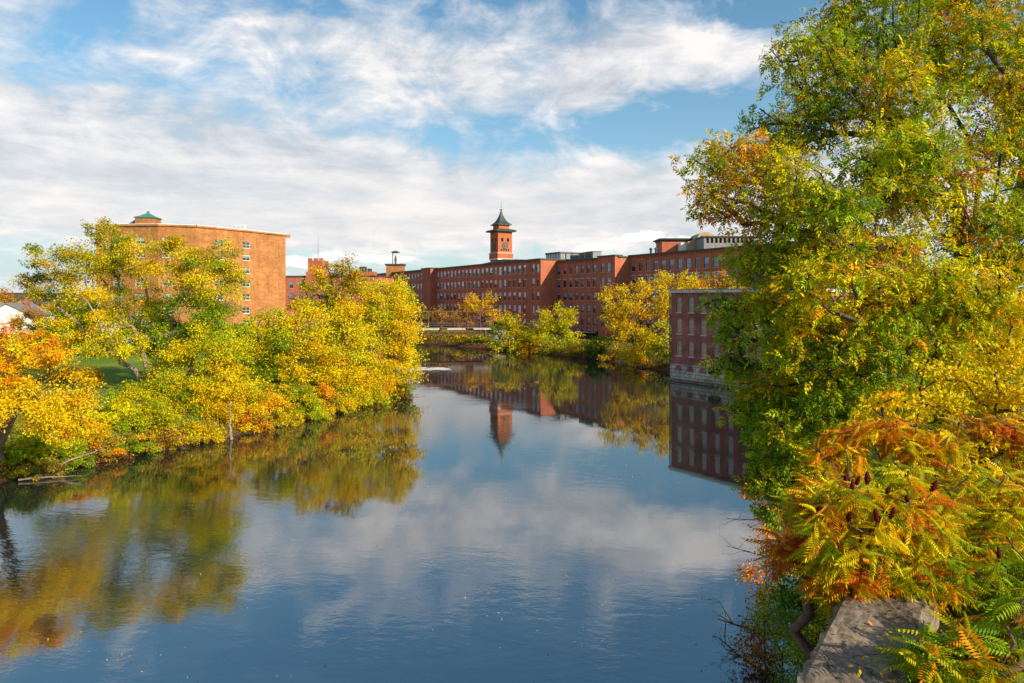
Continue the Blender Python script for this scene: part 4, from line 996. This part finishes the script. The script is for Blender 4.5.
# left-bank shrubs
SH = [(20, 462, 46.5, 20, 16, dict(LG=3, YG=2, G=1), 'green shrub under the orange maple trunk'), (55, 450, 48, 20, 14, dict(YG=3, LG=2, Y=1), 'yellow green shrub beside the fallen pale branches'),
      (84, 445, 50.5, 20, 15, dict(Y=3, O=1, YG=1), 'amber shrub left of the round bank bush'), (120, 420, 53, 24, 22, dict(YG=4, LG=2, GY=2), 'round lime bush at the lawn edge'),
      (148, 424, 54.5, 24, 22, dict(YG=3, GY=3, G=1), 'yellow green bush beside the waterline trunk'), (213, 418, 59.5, 24, 18, dict(Y=3, O=1, YG=2), 'gold bush right of the waterline trunk'),
      (243, 412, 62, 20, 18, dict(O=1, Y=3, OL=1, YG=1), 'orange tinted bush below the orange block'), (268, 408, 65, 20, 15, dict(Y=3, O=1, G=1), 'amber and green bush under the round yellow tree'),
      (295, 402, 68, 20, 15, dict(G=2, YG=2, Y=1), 'green bush at the foot of the round yellow tree'), (322, 398, 71, 20, 14, dict(O=2, Y=2, OL=2), 'bronze bush on the bank under the gold tree'),
      (345, 394, 74, 20, 13, dict(Y=2, YG=2, G=2), 'mixed green and gold bush overhanging the water'), (368, 388, 78, 20, 13, dict(O=3, Y=2, R=.3), 'orange bush near the river bend'),
      (392, 384, 83, 18, 12, dict(OL=2, BR=1, Y=1), 'olive brown bush at the river bend'), (75, 375, 68, 22, 12, dict(O=2, Y=2, OL=1), 'orange shrub at the back of the lawn'),
      (180, 420, 60, 16, 16, dict(G=2, LG=2, YG=2), 'leafy green bush around the waterline trunk'), (118, 378, 98, 26, 10, dict(OL=2, YG=2, BR=1), 'long dull shrub behind the lawn'),
      (235, 390, 64, 16, 20, GOLD, 'upright gold bush between waterline trunk and round tree')]
def shrub(px, py, D, rw, rh, pal, lb, grp, i, leafk=.0034, cover=3.0, name='shrub'):
    c = W(px, py, D); k = D/F; g = hz(c.x, c.y); c.z = max(c.z, g+rh*k*.45); rh = rh*1.15; base = (c.x, c.y, g-.1)
    lob = [((c.x, c.y, c.z), (rw*k, rw*k*.8, rh*k), pal), ((c.x-rw*k*.6, c.y-.4, c.z-rh*k*.35), (rw*k*.6, rw*k*.6, rh*k*.6), pal), ((c.x+rw*k*.6, c.y+.4, c.z-rh*k*.3), (rw*k*.6, rw*k*.6, rh*k*.7), pal),
           ((c.x, c.y, (c.z+g)/2), (rw*k*.8, rw*k*.7, max(.3, (c.z-g)*.6)), pal)]
    tr_r = .09 if D > 30 else .035
    return tree(name, lb, 'shrub', base, lob, leaf=max(.09, D*leafk), cover=cover, trunk_r=tr_r, fork=.25, group=grp, seed=100+i, trunkname='stems', crownname='foliage', nclump=.7, clump=.26)
for i, s in enumerate(SH): shrub(*s, 'shrubs on the left bank', i)
WL = [(38, 473, 45.6, 'low bush touching the river behind the lowest bleached branch'), (72, 464, 48.3, 'low bush spilling over the water right of the bleached branches'), (104, 457, 50.3, 'low bush at the water below the lawn gap'),
      (134, 451, 52.2, 'low bush at the water below the round lime bush'), (163, 446, 54.0, 'low bush at the water left of the waterline trunk'), (200, 439, 56.4, 'low bush at the water just right of the waterline trunk'),
      (250, 428, 61.2, 'low bush at the water just right of the pale dead stem'), (280, 422, 64.5, 'low bush at the water below the left edge of the round yellow tree'), (308, 416, 67.6, 'low bush at the water below the bronze bush'),
      (338, 409, 71.5, 'low bush at the water under the middle of the gold tree'), (366, 402, 76.0, 'low bush at the water under the right of the gold tree'), (393, 394, 82.0, 'low bush at the water at the tip of the river bend')]
WP = [dict(OL=3, G=2, YG=1, BR=1), dict(Y=2, YG=2, OL=1), dict(G=3, LG=2, OL=1), dict(YG=3, LG=2, Y=1), dict(OL=2, BR=1.5, O=.6, Y=1)]
for i, (x, y, D, lb) in enumerate(WL): shrub(x, y-5, D, 19, 9+2*(i % 3), WP[(i*2+i//3) % 5], lb, 'low bushes along the left waterline', 200+i)

# ------------------------------------------------------------------ trees: far right bank
FR = 'trees along the mill bank'
b_ = W(482, 298, 186)
tree('orange_tree', 'rounded orange tree behind the footbridge in front of the mill', 'tree', (b_.x+1, b_.y, 0), [L(480, 303, 186, 22, 12, dict(O=4, Y=3, OL=1)), L(465, 312, 187, 14, 8, dict(O=3, OL=2)), L(490, 315, 186, 14, 10, AMB)], leaf=.5, cover=2.2, trunk_r=.35, fork=.4, group=FR, seed=31)
b_ = W(440, 298, 200)
tree('orange_tree', 'thin rusty orange tree seen through the left end of the footbridge', 'tree', (b_.x, b_.y, 0), [L(445, 316, 200, 18, 10, dict(OL=3, O=2, BR=2)), L(425, 318, 200, 16, 10, dict(OL=2, G=1, BR=1)), L(460, 322, 196, 16, 8, dict(BR=2, OL=2, O=1))], leaf=.5, cover=1.5, trunk_r=.3, fork=.3, group=FR, seed=32)
b_ = W(510, 298, 152)
tree('bank_tree', 'green and yellow round tree at the right end of the footbridge', 'tree', (b_.x, b_.y, 0), [L(508, 325, 152, 20, 13, dict(Y=3, G=2, YG=2, O=1)), L(500, 335, 152, 16, 14, dict(G=3, YG=2)), L(518, 337, 151, 16, 14, dict(YG=2, Y=2, G=1)), L(508, 346, 150, 18, 8, YGR)], leaf=.45, cover=2.2, trunk_r=.3, fork=.2, group=FR, seed=33)
b_ = W(556, 298, 148)
tree('willow_tree', 'pale yellow green willow left of the black canopy', 'tree', (b_.x, b_.y, 0), [L(558, 318, 148, 22, 16, dict(YG=4, GY=4, Y=1)), L(543, 332, 148, 18, 16, dict(YG=4, GY=3, LG=1)), L(567, 330, 147, 16, 16, dict(YG=4, GY=2, LG=2)), L(553, 345, 146, 22, 10, dict(YG=3, LG=2, OL=2))], leaf=.43, cover=2.1, trunk_r=.3, fork=.2, group=FR, seed=34)
b_ = W(636, 298, 122)
tree('yellow_tree', 'vivid yellow tall tree left of the riverside brick building', 'tree', (b_.x, b_.y, 0),
     [L(618, 300, 122, 22, 16, dict(Y=6, GY=2, O=1)), L(640, 290, 122, 20, 12, dict(Y=6, GY=2)), L(632, 318, 122, 26, 20, dict(Y=6, GY=2, O=1)), L(640, 342, 120, 24, 22, dict(Y=5, O=1, GY=2)), L(630, 358, 118, 18, 10, dict(Y=3, OL=1, YG=1)), L(612, 318, 123, 14, 16, dict(Y=4, O=1, YG=1))], leaf=.38, cover=2.1, trunk_r=.35, fork=.2, group=FR, seed=35, bark='bark')
b_ = W(676, 298, 124)
tree('yellow_tree', 'vivid yellow tree with green lower crown directly behind the riverside building corner', 'tree', (b_.x-.5, b_.y, 0),
     [L(672, 283, 124, 22, 14, dict(Y=6, GY=2)), L(688, 279, 125, 14, 10, dict(Y=6, GY=2)), L(668, 305, 122, 20, 22, dict(Y=6, GY=2, O=.5)), L(662, 335, 118, 14, 18, dict(YG=3, LG=2, GY=2)), L(660, 355, 114, 15, 15, dict(G=2, LG=2, YG=2, Y=1)), L(700, 290, 128, 14, 14, dict(O=2, Y=3))], leaf=.38, cover=2.0, trunk_r=.35, fork=.2, group=FR, seed=36)
b_ = W(722, 298, 118)
tree('bronze_tree', 'bronze orange tree behind the riverside building roof', 'tree', (b_.x+2, b_.y, 0), [L(720, 280, 118, 20, 10, dict(O=2, OL=3, Y=1)), L(735, 290, 118, 18, 14, dict(O=2, OL=3, Y=1))], leaf=.38, cover=2, trunk_r=.3, fork=.4, group=FR, seed=37)
FS = [(598, 345, 134, 12, 10, dict(G=3, DG=2), 'dark green bush right of the black canopy'), (530, 348, 149, 12, 7, dict(O=1, Y=2, OL=1), 'small yellow bush left of the willow'),
      (577, 348, 139, 12, 7, dict(OL=2, O=1, G=1), 'brownish bush under the black canopy'), (590, 352, 136, 14, 6, dict(BR=2, OL=2, G=1), 'low dry brown bush on the stony bank'), (612, 356, 130, 12, 6, dict(OL=2, BR=2, Y=1), 'dull bush at the foot of the tall yellow tree'),
      (535, 340, 155, 14, 9, dict(Y=2, YG=2, G=1), 'leafy bush between the bank tree and willow'), (445, 337, 184, 22, 5, dict(OL=2, G=1, BR=1), 'long olive bush under the left of the footbridge'),
      (470, 339, 174, 20, 6, dict(G=2, OL=2, Y=1), 'green brown bush under the right of the footbridge'), (425, 338, 190, 16, 6, dict(OL=2, G=2), 'dark bush beneath the far left of the footbridge')]
for i, s in enumerate(FS): shrub(*s, 'shrubs on the mill bank', 40+i, cover=2.0)

# ------------------------------------------------------------------ right foreground
ASHG = dict(LG=4.2, G=1.8, YG=2.6, GY=1, OL=1, O=.3); ASHY = dict(YG=3, GY=2.2, LG=2.4, Y=1.5, O=.7, R=.1, G=.8, OL=1); ASHO = dict(OL=3, O=1.8, YG=1.6, LG=1, G=.6, RO=.3, Y=1); ASHD = dict(G=3, DG=.5, LG=3.5, YG=1)
tree('ash_tree', 'huge green and yellow ash tree spreading over the right side of the river', 'tree', (15.6, 21.5, 0),
     [L(735, 165, 19, 46, 36, ASHO), L(715, 200, 18.5, 28, 24, ASHO), L(790, 200, 18, 60, 46, ASHY), L(800, 125, 19.5, 56, 34, ASHG), L(815, 65, 19.5, 58, 42, ASHG), L(880, 20, 20, 70, 50, ASHG), L(890, 100, 18.5, 62, 50, ASHY), L(960, 60, 20, 70, 60, ASHY),
      L(1010, 130, 19, 66, 60, ASHY), L(930, 180, 17.5, 72, 52, ASHY), L(860, 250, 17.5, 80, 44, ASHY), L(780, 260, 18.5, 52, 36, ASHG), L(770, 305, 18, 50, 32, ASHG), L(830, 330, 18, 60, 42, ASHG), L(910, 310, 17, 70, 46, ASHY),
      L(1000, 240, 18, 66, 60, ASHG), L(990, 330, 17.5, 60, 50, dict(GY=3, YG=2, Y=2)), L(790, 380, 18.5, 56, 36, dict(YG=2, LG=2, O=1.2, Y=1.2)), L(760, 415, 18.5, 40, 26, ASHD), L(790, 440, 18, 56, 34, ASHD), L(775, 475, 18.2, 38, 22, ASHD), L(850, 410, 18.5, 50, 40, ASHD),
      L(1020, 0, 21, 80, 60, ASHY), L(1090, 80, 21, 80, 80, ASHY), L(1090, 220, 20, 80, 80, ASHY), L(950, -40, 21, 90, 50, ASHY), L(1080, 340, 19, 60, 60, ASHY), L(870, 385, 16.5, 60, 40, ASHG), L(840, 285, 16, 60, 36, ASHY), L(800, 345, 16.5, 46, 34, ASHY), L(880, 335, 15.8, 60, 34, ASHG), L(960, 290, 15.8, 60, 40, ASHY), L(820, 205, 16.5, 56, 34, ASHG), L(900, 160, 16.8, 60, 36, ASHG), L(810, 420, 16.5, 40, 30, ASHG), L(930, 370, 17.8, 60, 40, ASHY), L(735, 335, 18, 24, 14, ASHD), L(722, 305, 18.5, 20, 12, ASHD), L(735, 365, 18.2, 24, 14, ASHD)],
     leaf=.225, cover=3.0, trunk_r=.46, fork=.22, seed=61, tmpl=T_ASH, lean=.12, clump=.25, nclump=1.9, upb=.6)
b_ = W(985, 298, 13.5)
tree('yellow_maple', 'bright yellow small maple above the red sumac at right', 'tree', (b_.x, b_.y, 0),
     [L(940, 395, 12.6, 60, 34, dict(Y=5, GY=3, YG=1.5)), L(890, 415, 11.6, 36, 24, dict(Y=5, GY=2, O=1)), L(960, 450, 11.2, 46, 26, dict(Y=4, GY=2, YG=2, O=.6)), L(1015, 395, 12.2, 40, 30, dict(Y=5, GY=3, O=.5)), L(990, 380, 13.5, 56, 40, dict(Y=4, GY=3, YG=2, LG=1)), L(900, 440, 12.8, 46, 36, dict(Y=3, YG=3, O=.6)), L(975, 450, 12.6, 60, 44, dict(YG=4, GY=3, LG=1.5)), L(1030, 430, 13, 46, 50, dict(YG=3, Y=3)), L(1000, 520, 12, 60, 44, dict(YG=4, GY=2, LG=2, O=.5)), L(930, 510, 12, 50, 40, dict(YG=3, GY=2, LG=1))],
     leaf=.105, cover=2.6, trunk_r=.13, fork=.25, seed=62, clump=.24, upb=.5)
b_ = W(800, 298, 15)
for i, s in enumerate([(800, 590, 14.5, 26, 30, dict(G=3, DG=2, LG=1, YG=.4), 'dark green bush climbing from the water beside the wall'), (812, 655, 12.0, 26, 30, dict(G=3, LG=1.5, Y=1.0, DG=1.5), 'green bush with yellow leaves hugging the wall corner'),
                       (782, 500, 18.0, 30, 24, dict(G=3, LG=2, DG=1, O=.3), 'green bush overhanging the river below the ash'), (765, 487, 22.0, 24, 13, dict(BR=3, RO=2, O=1), 'russet bush trailing at the waterline'),
                       (822, 540, 15.5, 28, 30, dict(G=3, DG=2, YG=1), 'deep green bush behind the sumac heads')]):
    shrub(*s, 'bushes below the retaining wall', 70+i, leafk=.0055, cover=1.9)

# sumac
def sumac(label, base, lobes, ntip, seed, leaf=.5, cones=0, pal=None, per=10):
    rng = np.random.default_rng(seed); g = hz(base[0], base[1]); bl = np.array([base[0], base[1], g-.1])
    root = empty('sumac', tuple(bl), label, 'sumac', 'sumacs by the retaining wall')
    tips, pl_ = [], []
    for (c, r, pal_) in lobes:
        n = max(3, int(ntip/len(lobes))); d = rng.normal(size=(n, 3)); d /= np.linalg.norm(d, axis=1)[:, None]
        p = np.array(c)+d*np.array(r)*(rng.uniform(.2, 1, (n, 1))**.4); p = p[p[:, 2] > g+.3]; tips.append(p); pl_ += [pal_]*len(p)
    tips = np.vstack(tips); cen = tips.mean(0); f = bl+(cen-bl)*np.array([.3, .3, .25])
    nodes, par, tn = grow([bl, bl*.5+f*.5+rng.normal(size=3)*.05, f], tips, rng, seg=.28, droop=-.06, alpha=.5)
    link('stem', wood_mesh('stem', nodes-bl, par, .009, .075), M['stalk'], root)
    P, Dd, S, C = [], [], [], []
    for tpt, pal_ in zip(tips, pl_):
        n = rng.integers(per-3, per+3); a0 = rng.uniform(0, 6.28); col = pick(pal_, 1, rng)[0]
        for k in range(n):
            a = a0+2.4*k; el = rng.uniform(-.45, .8); d = np.array([math.cos(a)*math.cos(el), math.sin(a)*math.cos(el), math.sin(el)])
            P.append(tpt-np.array([0, 0, .02*k])); Dd.append(d*2.6); S.append(leaf*rng.uniform(.7, 1.15)); C.append(col if rng.uniform() < .55 else pick(pal_, 1, rng)[0])
    V, Fa, c = leaves(np.array(P)-bl, np.array(Dd), np.array(S), np.array(C), T_SUMAC, rng, upb=1.3, jit=.15)
    link('foliage', np_mesh('foliage', V, Fa, c), M['leaf'], root)
    if cones:
        order = np.argsort(tips[:, 1]-.3*tips[:, 2])[:cones]
        for i in order:
            m = MB(); n = 9; pr = [(.008, -.02), (.03, .0), (.042, .04), (.045, .08), (.036, .13), (.022, .17), (.006, .2)]
            s = rng.uniform(.5, .75); m.lathe([(r*s*(1+.16*rng.normal()), z*s) for r, z in pr], n); o = m.build('fruit_cone', M['cone'], root, tuple(tips[i]-bl+np.array([0, 0, .03])), smooth=True)
            o.rotation_euler = (rng.normal()*.3, rng.normal()*.3, 0)
    return root
SO = dict(O=3, RO=1.6, Y=3, YG=1.5, R=.6); SY = dict(YG=4, LG=2, GY=2.4, O=2, Y=1.6, RO=.7); SG = dict(LG=3, YG=2.5, G=1.5, O=.7); SR = dict(R=2, RO=3, O=2)
def gp(px, D): p = W(px, 298, D); return (p.x, p.y)
sumac('orange and green sumac with dark red fruit cones nearest the wall', gp(900, 8.6), [L(850, 520, 8.0, 46, 40, SY), L(905, 500, 8.3, 50, 40, SY), L(850, 572, 8.2, 36, 22, dict(O=3, YG=2, RO=1.5, LG=1)), L(915, 565, 8.2, 44, 30, SY)], 230, 81, .235, 14)
sumac('yellow green sumac with fruit cones at the right edge', gp(1000, 8.8), [L(975, 500, 8.8, 50, 40, SY), L(1030, 520, 8.8, 40, 50, SY), L(980, 570, 8.2, 50, 40, SG), L(1040, 600, 8, 40, 40, SG)], 180, 82, .24, 6)
sumac('red orange sumac crown behind, under the yellow maple', gp(900, 11), [L(880, 428, 11, 44, 16, SO), L(835, 450, 11, 36, 18, SO), L(925, 440, 11, 40, 14, SO), L(830, 490, 10.5, 34, 24, SY)], 150, 83, .23, 3)
sumac('dull orange sumac behind at the right edge', gp(1010, 11.2), [L(985, 425, 11.2, 40, 13, dict(O=2, RO=2, OL=2, YG=1)), L(1040, 435, 11, 40, 18, SO)], 75, 84, .23, 0)
sumac('low green sumac sapling in the bottom right corner', gp(950, 6.4), [L(950, 648, 6.2, 34, 20, SG), L(995, 650, 6.2, 46, 26, SG), L(1040, 620, 6.4, 40, 30, SG)], 46, 85, .30, 0, per=9)
sumac('red leaved sumac branch reaching over the water', gp(850, 9.2), [L(800, 545, 8.8, 24, 14, SR), L(815, 500, 9.2, 22, 20, dict(O=2, YG=3, RO=1)), L(835, 540, 8.8, 26, 20, SY)], 56, 86, .26, 3)
# understory on the ground right
def cover_patch(name, label, n, xr, yr, pal, size, seed, cat='ground cover', sdr=(1.1, 1e9), hmax=.3):
    rng = np.random.default_rng(seed); x = rng.uniform(*xr, n*12 if sdr[1] < 9 else n*3); y = rng.uniform(*yr, len(x)); sd = river_sd(x, y); k = (sd > sdr[0]) & (sd < sdr[1])
    k &= ~((x < 8) & (y < 13) & (sd < 2.0)); x, y = x[k][:n], y[k][:n]; z = np.maximum(height(x, y), .03)+rng.uniform(.02, hmax, len(x))*(.3+.7*(.5+.5*np.sin(x*1.9+1.3*np.sin(y*1.1)+y*.7)))
    P = np.stack([x, y, z], 1); d = rng.normal(size=(len(x), 3)); d[:, 2] = np.abs(d[:, 2])
    V, Fa, c = leaves(P, d, size*rng.uniform(.6, 1.3, len(x)), pick(pal, len(x), rng), T_LEAF, rng, .6)
    tag(link(name, np_mesh(name, V, Fa, c), M['leaf']), label, cat, kind='stuff')
cover_patch('undergrowth', 'low green and russet undergrowth beneath the sumacs', 26000, (3, 16), (3, 20), dict(G=3, LG=3, YG=2, O=1, BR=1), .1, 91)
cover_patch('undergrowth', 'low weeds and fallen leaves along the left bank', 26000, (-46, -12), (38, 96), dict(YG=2, LG=2, OL=2, O=1, BR=1, Y=1), .15, 92, sdr=(.6, 6))
cover_patch('bank_brush', 'tangled low brush overhanging the left waterline', 24000, (-42, -12), (38, 100), dict(YG=1.5, LG=2, OL=3, O=.6, BR=3, Y=.8, G=2.5, DG=1), .17, 95, sdr=(.15, 2.6), hmax=.9)
cover_patch('bank_brush', 'tangled green brush along the right waterline below the ash', 22000, (8, 30), (14, 90), dict(G=3, DG=2, LG=2, OL=1, BR=1), .16, 96, sdr=(-.4, 3.0), hmax=1.4)
cover_patch('bank_cover', 'leafy ground cover on the slope below the ash', 30000, (8, 36), (18, 92), dict(G=2, LG=2, OL=2, BR=1, DG=1), .18, 93)
cover_patch('bank_cover', 'weeds and brush along the mill bank', 30000, (-60, 36), (104, 200), dict(OL=3, G=2, BR=2, DG=1), .4, 94)

# ------------------------------------------------------------------ small things
def branchy(name, label, cat, pts, r0, seed, nb=14, bl=1.2, mt='twig', leafpal=None, group=None):
    rng = np.random.default_rng(seed); base = Vector(pts[0]); root = empty(name, base, label, cat, group)
    m = MB(); n = len(pts); P = [Vector(p)-base for p in pts]
    fine = []
    for i in range(n-1):
        for k in range(4): u = k/4; fine.append(P[i].lerp(P[i+1], u)+Vector(rng.normal(size=3)*r0*.25))
    fine.append(P[-1]); rs = [r0*(1-.8*i/(len(fine)-1)) for i in range(len(fine))]; m.path(fine, rs, 7)
    m.build('limb', M['bark_pale'] if mt == 'pale' else M['bark'], root)
    tw = MB(); tips = []
    for b in range(nb):
        i = rng.integers(len(fine)//4, len(fine)-1); a = fine[i]; fw = (fine[i+1]-fine[i]).normalized()
        d = (fw*.8+Vector(rng.normal(size=3)*.6)+Vector((0, 0, .25))).normalized(); L_ = bl*rng.uniform(.4, 1.1); pp = [a]
        for k in range(4): d = (d+Vector(rng.normal(size=3)*.25)).normalized(); pp.append(pp[-1]+d*L_/4)
        tw.path(pp, [r0*.22, r0*.18, r0*.13, r0*.09, r0*.05], 5)
        for k in (2, 3, 4):
            d2 = (d+Vector(rng.normal(size=3)*.8)).normalized(); e = pp[k]+d2*L_*.35; tw.path([pp[k], e], [r0*.09, r0*.04], 4); tips.append(e+base)
        tw.build('twig', M['bark_pale'] if mt == 'pale' else M['twig'], root); tw = MB()
    if leafpal:
        T = np.repeat(np.array([tuple(t_) for t_ in tips]), 3, 0)+rng.normal(size=(len(tips)*3, 3))*.06
        T[:, 2] = np.maximum(T[:, 2], .04)
        V, Fa, c = leaves(T-np.array(base), rng.normal(size=T.shape), .09*rng.uniform(.7, 1.3, len(T)), pick(leafpal, len(T), rng), T_LEAF, rng)
        link('foliage', np_mesh('leaves', V, Fa, c), M['leaf'], root)
branchy('fallen_tree', 'mossy fallen limb with bare twigs dipping into the river beside the wall', 'fallen limb', [(10.2, 21.5, 1.6), (9.2, 22.4, .95), (8.2, 23.5, .6), (7.5, 24.8, .35)], .09, 5, 18, 1.2, leafpal=dict(OL=2, YG=1))
branchy('dead_branch', 'dark bare branch hanging low over the river at bottom right', 'branch', [(9.6, 20.8, 1.3), (8.7, 21.2, .9), (7.9, 21.6, .7), (7.1, 22.0, .4)], .045, 6, 18, .9)
branchy('dead_branch', 'thin bare branch over the water below the russet bush', 'branch', [(14.6, 33, 1.2), (12.8, 34, .9), (11.0, 35, .7)], .05, 8, 10, 1.3)
branchy('fallen_branch', 'pale bleached branch lying along the left waterline', 'branch', [(-31.6, 46.6, .35), (-30.2, 47.6, .9), (-28.9, 48.4, 1.3)], .09, 9, 4, .8, 'pale', group='bleached branches at the left waterline')
branchy('fallen_branch', 'lower bleached branch resting in the water under the maple', 'branch', [(-32.2, 44.6, .15), (-30.6, 45.2, .18), (-28.8, 45.6, .12)], .08, 10, 4, .8, 'pale', group='bleached branches at the left waterline')
branchy('dead_snag', 'thin pale dead stem standing at the left waterline', 'snag', [tuple(W(231, 441, 57.5)), tuple(W(230, 425, 58)), tuple(W(230, 400, 58.2))], .13, 12, 3, .5, 'pale')
branchy('fallen_branch', 'slim log floating at the river bend under the golden tree', 'branch', [(-14.2, 83, .12), (-12.4, 83.4, .14), (-10.6, 83.6, .06)], .09, 14, 3, .5, 'pale')

# stones along the water's edge
def rocks(label, n, line, seed, off=.1, smin=.2, smax=.7, grp=None):
    rng = np.random.default_rng(seed); P = np.array(line, float); Ls = np.linalg.norm(np.diff(P, axis=0), axis=1); cum = np.concatenate([[0], np.cumsum(Ls)])
    for i in range(n):
        u = rng.uniform(0, cum[-1]); k = min(len(Ls)-1, np.searchsorted(cum, u)-1); p = P[k]+(P[k+1]-P[k])*(u-cum[k])/Ls[k]+rng.normal(size=2)*off
        s = rng.uniform(smin, smax); bm = bmesh.new(); bmesh.ops.create_icosphere(bm, subdivisions=2, radius=s)
        for v in bm.verts: v.co = v.co*(1+rng.normal()*.09); v.co.z *= .6; v.co.x *= 1.3
        me = bpy.data.meshes.new('rock'); bm.to_mesh(me); bm.free(); o = link('rock', me, M['rock']); o.location = (p[0], p[1], .02); o.rotation_euler = (0, 0, rng.uniform(0, 6)); tag(o, label, 'rock', grp)
rocks('grey brown stone at the waterline of the left bank', 8, LB[6:12], 7, .35, .15, .45, 'stones edging the left bank')
rocks('dark stone at the foot of the mill bank', 12, RB[11:16], 8, .4, .25, .6, 'stones edging the mill bank')

# pale patches painting the ripples' lighter reflection below the bend
glint_m = mat('painted_glint', (.62, .60, .58), .7, .3, 3.0, .2)
rng = np.random.default_rng(4); m = MB()
for k in range(90):
    u = rng.uniform(-1, 1); x = -15.5+u*4.2+rng.normal()*.4; y = 115+rng.normal()*1.6*(1-abs(u)*.6); s = rng.uniform(.15, .7); nn = 7
    m.add([(x+s*1.9*math.cos(2*PI*i/nn)*rng.uniform(.7, 1.2), y+s*math.sin(2*PI*i/nn)*rng.uniform(.7, 1.2), .004+.0004*k) for i in range(nn)], [tuple(range(nn))])
tag(m.build('painted_glint', glint_m), 'painted pale streak of ripple reflection on the river at the bend', 'painted_glint', kind='stuff')
# fallen leaves on the wall top
rng = np.random.default_rng(19); n = 260; wx_ = rng.uniform(.1, 5.4, n); wy_ = -rng.uniform(0, 1, n)**.6*.85; ca, sa = .582, .813
P = np.stack([2.65+wx_*ca-wy_*sa, 6.34+wx_*sa+wy_*ca, np.full(n, 8.56)], 1); d = rng.normal(size=P.shape); d[:, 2] = 0
V, Fa, c = leaves(P, d, .055*rng.uniform(.5, 1.4, n), pick(dict(Y=2, OL=2, BR=3, O=1), n, rng), T_LEAF, rng, 4)
tag(link('fallen_leaves', np_mesh('fallen_leaves', V, Fa, c), M['leaf']), 'dry fallen leaves scattered on the concrete wall top', 'leaves', kind='stuff')
# floating leaves
rng = np.random.default_rng(14); n = 2600; X = rng.uniform(-30, 14, n); Y = rng.uniform(19, 60, n)
kk_ = np.sin(X*.35+Y*.22+np.sin(Y*.3)*2)+rng.normal(size=n)*.6 > .1; X, Y = X[kk_], Y[kk_]
k = (river_sd(X, Y) < -.4); X, Y = X[k], Y[k]; P = np.stack([X, Y, np.full(len(X), .012)], 1)
d = rng.normal(size=P.shape); d[:, 2] = 0; T_FLAT = (T_LEAF[0]*np.array([1, 1, .03]), T_LEAF[1])
V, Fa, c = leaves(P, d, .075*rng.uniform(.6, 1.3, len(P)), pick(dict(Y=3, OL=1, BR=1, GY=1), len(P), rng), T_FLAT, rng, upb=60)
tag(link('floating_leaves', np_mesh('floating_leaves', V, Fa, c), M['leaf']), 'scattered fallen leaves drifting on the river', 'leaves', kind='stuff')
